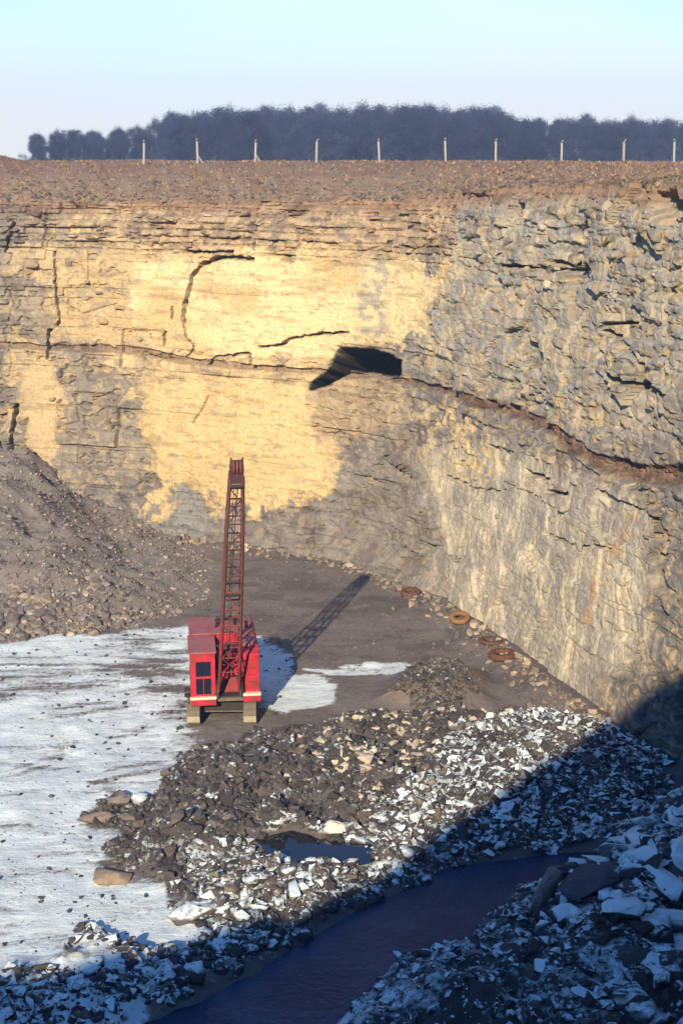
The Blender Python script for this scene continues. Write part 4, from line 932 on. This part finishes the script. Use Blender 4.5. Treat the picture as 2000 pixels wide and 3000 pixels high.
# ------------------------------------------------------------------ the bare wood behind the field
M_BARK = mat_simple('bark', (.040, .036, .042), .95, .3, 1.5)
def vary_by_tree(m):
    nt = m.node_tree; b = next(n for n in nt.nodes if n.type == 'BSDF_PRINCIPLED'); N = NT(nt); src = b.inputs['Base Color'].links[0].from_socket
    N.l(N.scale(N.rng(N.n('ShaderNodeObjectInfo').outputs['Random'], 0, 1, .65, 1.45), src), b.inputs['Base Color']); return m
M_TWIG = mat_simple('winter_twigs', (.020, .027, .056), .95, .45, .5)
vary_by_tree(M_TWIG)
def tree_protos(k, seed):
    r = np.random.default_rng(seed); bm = bmesh.new(); tube(bm, (0, 0, -.5), (0, 0, 7), .28, .17, 7)
    tips = []
    for i in range(12):
        z0 = r.uniform(2.2, 7); a = r.uniform(0, 6.28); ln = r.uniform(2.5, 5.2); e = Vector((math.cos(a) * ln * .62, math.sin(a) * ln * .62, z0 + ln * r.uniform(.45, 1.0)))
        tube(bm, (0, 0, z0), e, .12, .04, 5); tips.append(e)
    tube(bm, (0, 0, 7), (r.normal(0, .3), r.normal(0, .3), 11.5), .17, .03, 6)
    me = bpy.data.meshes.new('trunk'); bm.to_mesh(me); bm.free(); me.materials.append(M_BARK)
    # crown: clumps of twig-sized blades through an uneven egg of volume
    q = r.normal(size=(46, 3)); q /= np.linalg.norm(q, axis=1)[:, None]; q *= r.uniform(.45, 1.0, (46, 1)) ** .6
    C = q * np.array([r.uniform(2.7, 3.5), r.uniform(2.7, 3.5), r.uniform(4.0, 4.8)]) + np.array([0, 0, 7.0]); C = np.vstack([C, np.c_[r.normal(0, 2.2, (12, 2)), r.uniform(.6, 3.5, 12)]])
    n = 12000; c = C[r.integers(0, len(C), n)]; p = c + r.normal(0, 1, (n, 3)) * .62; p[:, 2] = np.clip(p[:, 2], .1, 13.2)
    d = r.normal(size=(n, 3)) + np.array([0, 0, .5]); d /= np.linalg.norm(d, axis=1)[:, None]; s_ = np.cross(d, r.normal(size=(n, 3))); s_ /= np.linalg.norm(s_, axis=1)[:, None]
    l = r.uniform(.2, .55, (n, 1)); w_ = r.uniform(.04, .09, (n, 1)); V = np.stack([p - s_ * w_, p + s_ * w_, p + d * l], 1).reshape(-1, 3)
    mc = mesh_np('crown', V, np.arange(3 * n).reshape(-1, 3)); mc.materials.append(M_TWIG)
    return me, mc
TP = [tree_protos(k, 700 + k) for k in range(7)]
UT = [0, 70, 84, 110, 150, 300, 400, 450, 500, 560, 700, 850, 960, 1050, 1110, 1190, 1290, 1330, 1400, 1460, 1490, 1650, 1800, 2000, 2100]
VT = [475, 440, 412, 390, 382, 380, 374, 352, 338, 326, 320, 316, 312, 310, 303, 306, 316, 318, 314, 320, 342, 342, 346, 345, 345]
PU = (421, 579, 747, 926, 1111, 1305, 1451, 1644, 1826, 1974)
def gap(u):
    k = sum(u > q for q in PU)
    if k == 0: return 'left of the fence posts' if u > 230 else 'at its left end'
    if k == 10: return 'right of the rightmost fence post'
    N_ = ['leftmost', 'second', 'third', 'fourth', 'fifth', 'sixth', 'seventh', 'eighth', 'ninth', 'tenth']
    return f'between the {N_[k - 1]} and {N_[k]} fence posts'
def tree(x, y, top_z, label, group, k):
    zb = field_xy(x, y) - .2; h = max(5.0, top_z - zb); s_ = h / 12.0
    tr, cr_ = TP[k]; o = empty('tree', (x, y, zb), random.uniform(0, 6.28)); wdt = s_ * random.uniform(.95, 1.15); o.scale = (wdt, wdt, s_)
    tag(o, label, 'tree', group)
    for nm, me in (('trunk', tr), ('crown', cr_)):
        c = bpy.data.objects.new(nm, me); COL.objects.link(c); c.parent = o
rows = [(335, 34, 0, 'bare front-edge tree from the left,', 'front row of the wood'), (352, 34, 1, 'bare mid-wood tree from the left,', 'middle of the wood'), (372, 36, 2, 'bare skyline tree from the left,', 'back of the wood')]
NTH = ['first', 'second', 'third', 'fourth', 'fifth', 'sixth', 'seventh', 'eighth', 'ninth']
for Y0, n, ri, lab, grp in rows:
    seen = {}
    for i in range(n):
        u = 102 + (2090 - 102) * (i + random.uniform(.1, .9)) / n; y = Y0 + random.uniform(-7, 7); x = (u - 1000) / 4167 * y * .97
        vt = float(np.interp(u, UT, VT)) + (20, 6, -4)[ri] * random.uniform(.3, 1.2) + random.uniform(-5, 5)
        g_ = gap(u); seen[g_] = seen.get(g_, 0) + 1
        el = math.atan((1500 - vt) / 4167) - R(PITCH); tree(x, y, CAM_Z + y * math.tan(el), f'{NTH[seen[g_] - 1]} {lab} {g_}', grp, random.randrange(len(TP)))
FAR = [(500, 334, 'pale hazy treetop showing above the left shoulder of the wood'), (540, 332, 'pale hazy treetop just right of the left shoulder of the wood'), (940, 306, 'pale hazy treetop left of the middle of the skyline'), (1190, 302, 'pale hazy treetop right of the tallest point of the wood'), (1230, 306, 'pale hazy treetop farther right of the tallest point of the wood'), (1420, 308, 'broad pale hazy treetop above the right step in the wood'), (1445, 314, 'pale hazy treetop at the edge of the right step in the wood'), (1950, 348, 'pale hazy treetop near the right end of the wood')]
for u, v, lab in FAR:
    y = 640; x = (u - 1000) / 4167 * y * .97; el = math.atan((1500 - v) / 4167) - R(PITCH); tree(x, y, CAM_Z + y * math.tan(el), lab, 'hazy trees beyond the wood', random.randrange(len(TP)))

# ------------------------------------------------------------------ winter air
bm = bmesh.new(); bmesh.ops.create_cube(bm, size=1.0)
for v in bm.verts: v.co = Vector((v.co.x * 2160, v.co.y * 2160 + 42, -2.0 if v.co.z < 0 else 75.0))
hz = bpy.data.materials.new('winter_haze'); hz.use_nodes = True; nt = hz.node_tree; nt.nodes.clear()
ho = nt.nodes.new('ShaderNodeOutputMaterial'); pv = nt.nodes.new('ShaderNodeVolumePrincipled'); pv.inputs['Color'].default_value = (.48, .66, 1.0, 1); pv.inputs['Density'].default_value = HAZE_D; pv.inputs['Anisotropy'].default_value = 0.0
nt.links.new(pv.outputs[0], ho.inputs['Volume'])
me = bpy.data.meshes.new('haze'); bm.to_mesh(me); bm.free()
tag(link('haze', me, None, hz), 'thin blue winter haze over the field and wood', 'haze', kind='stuff')
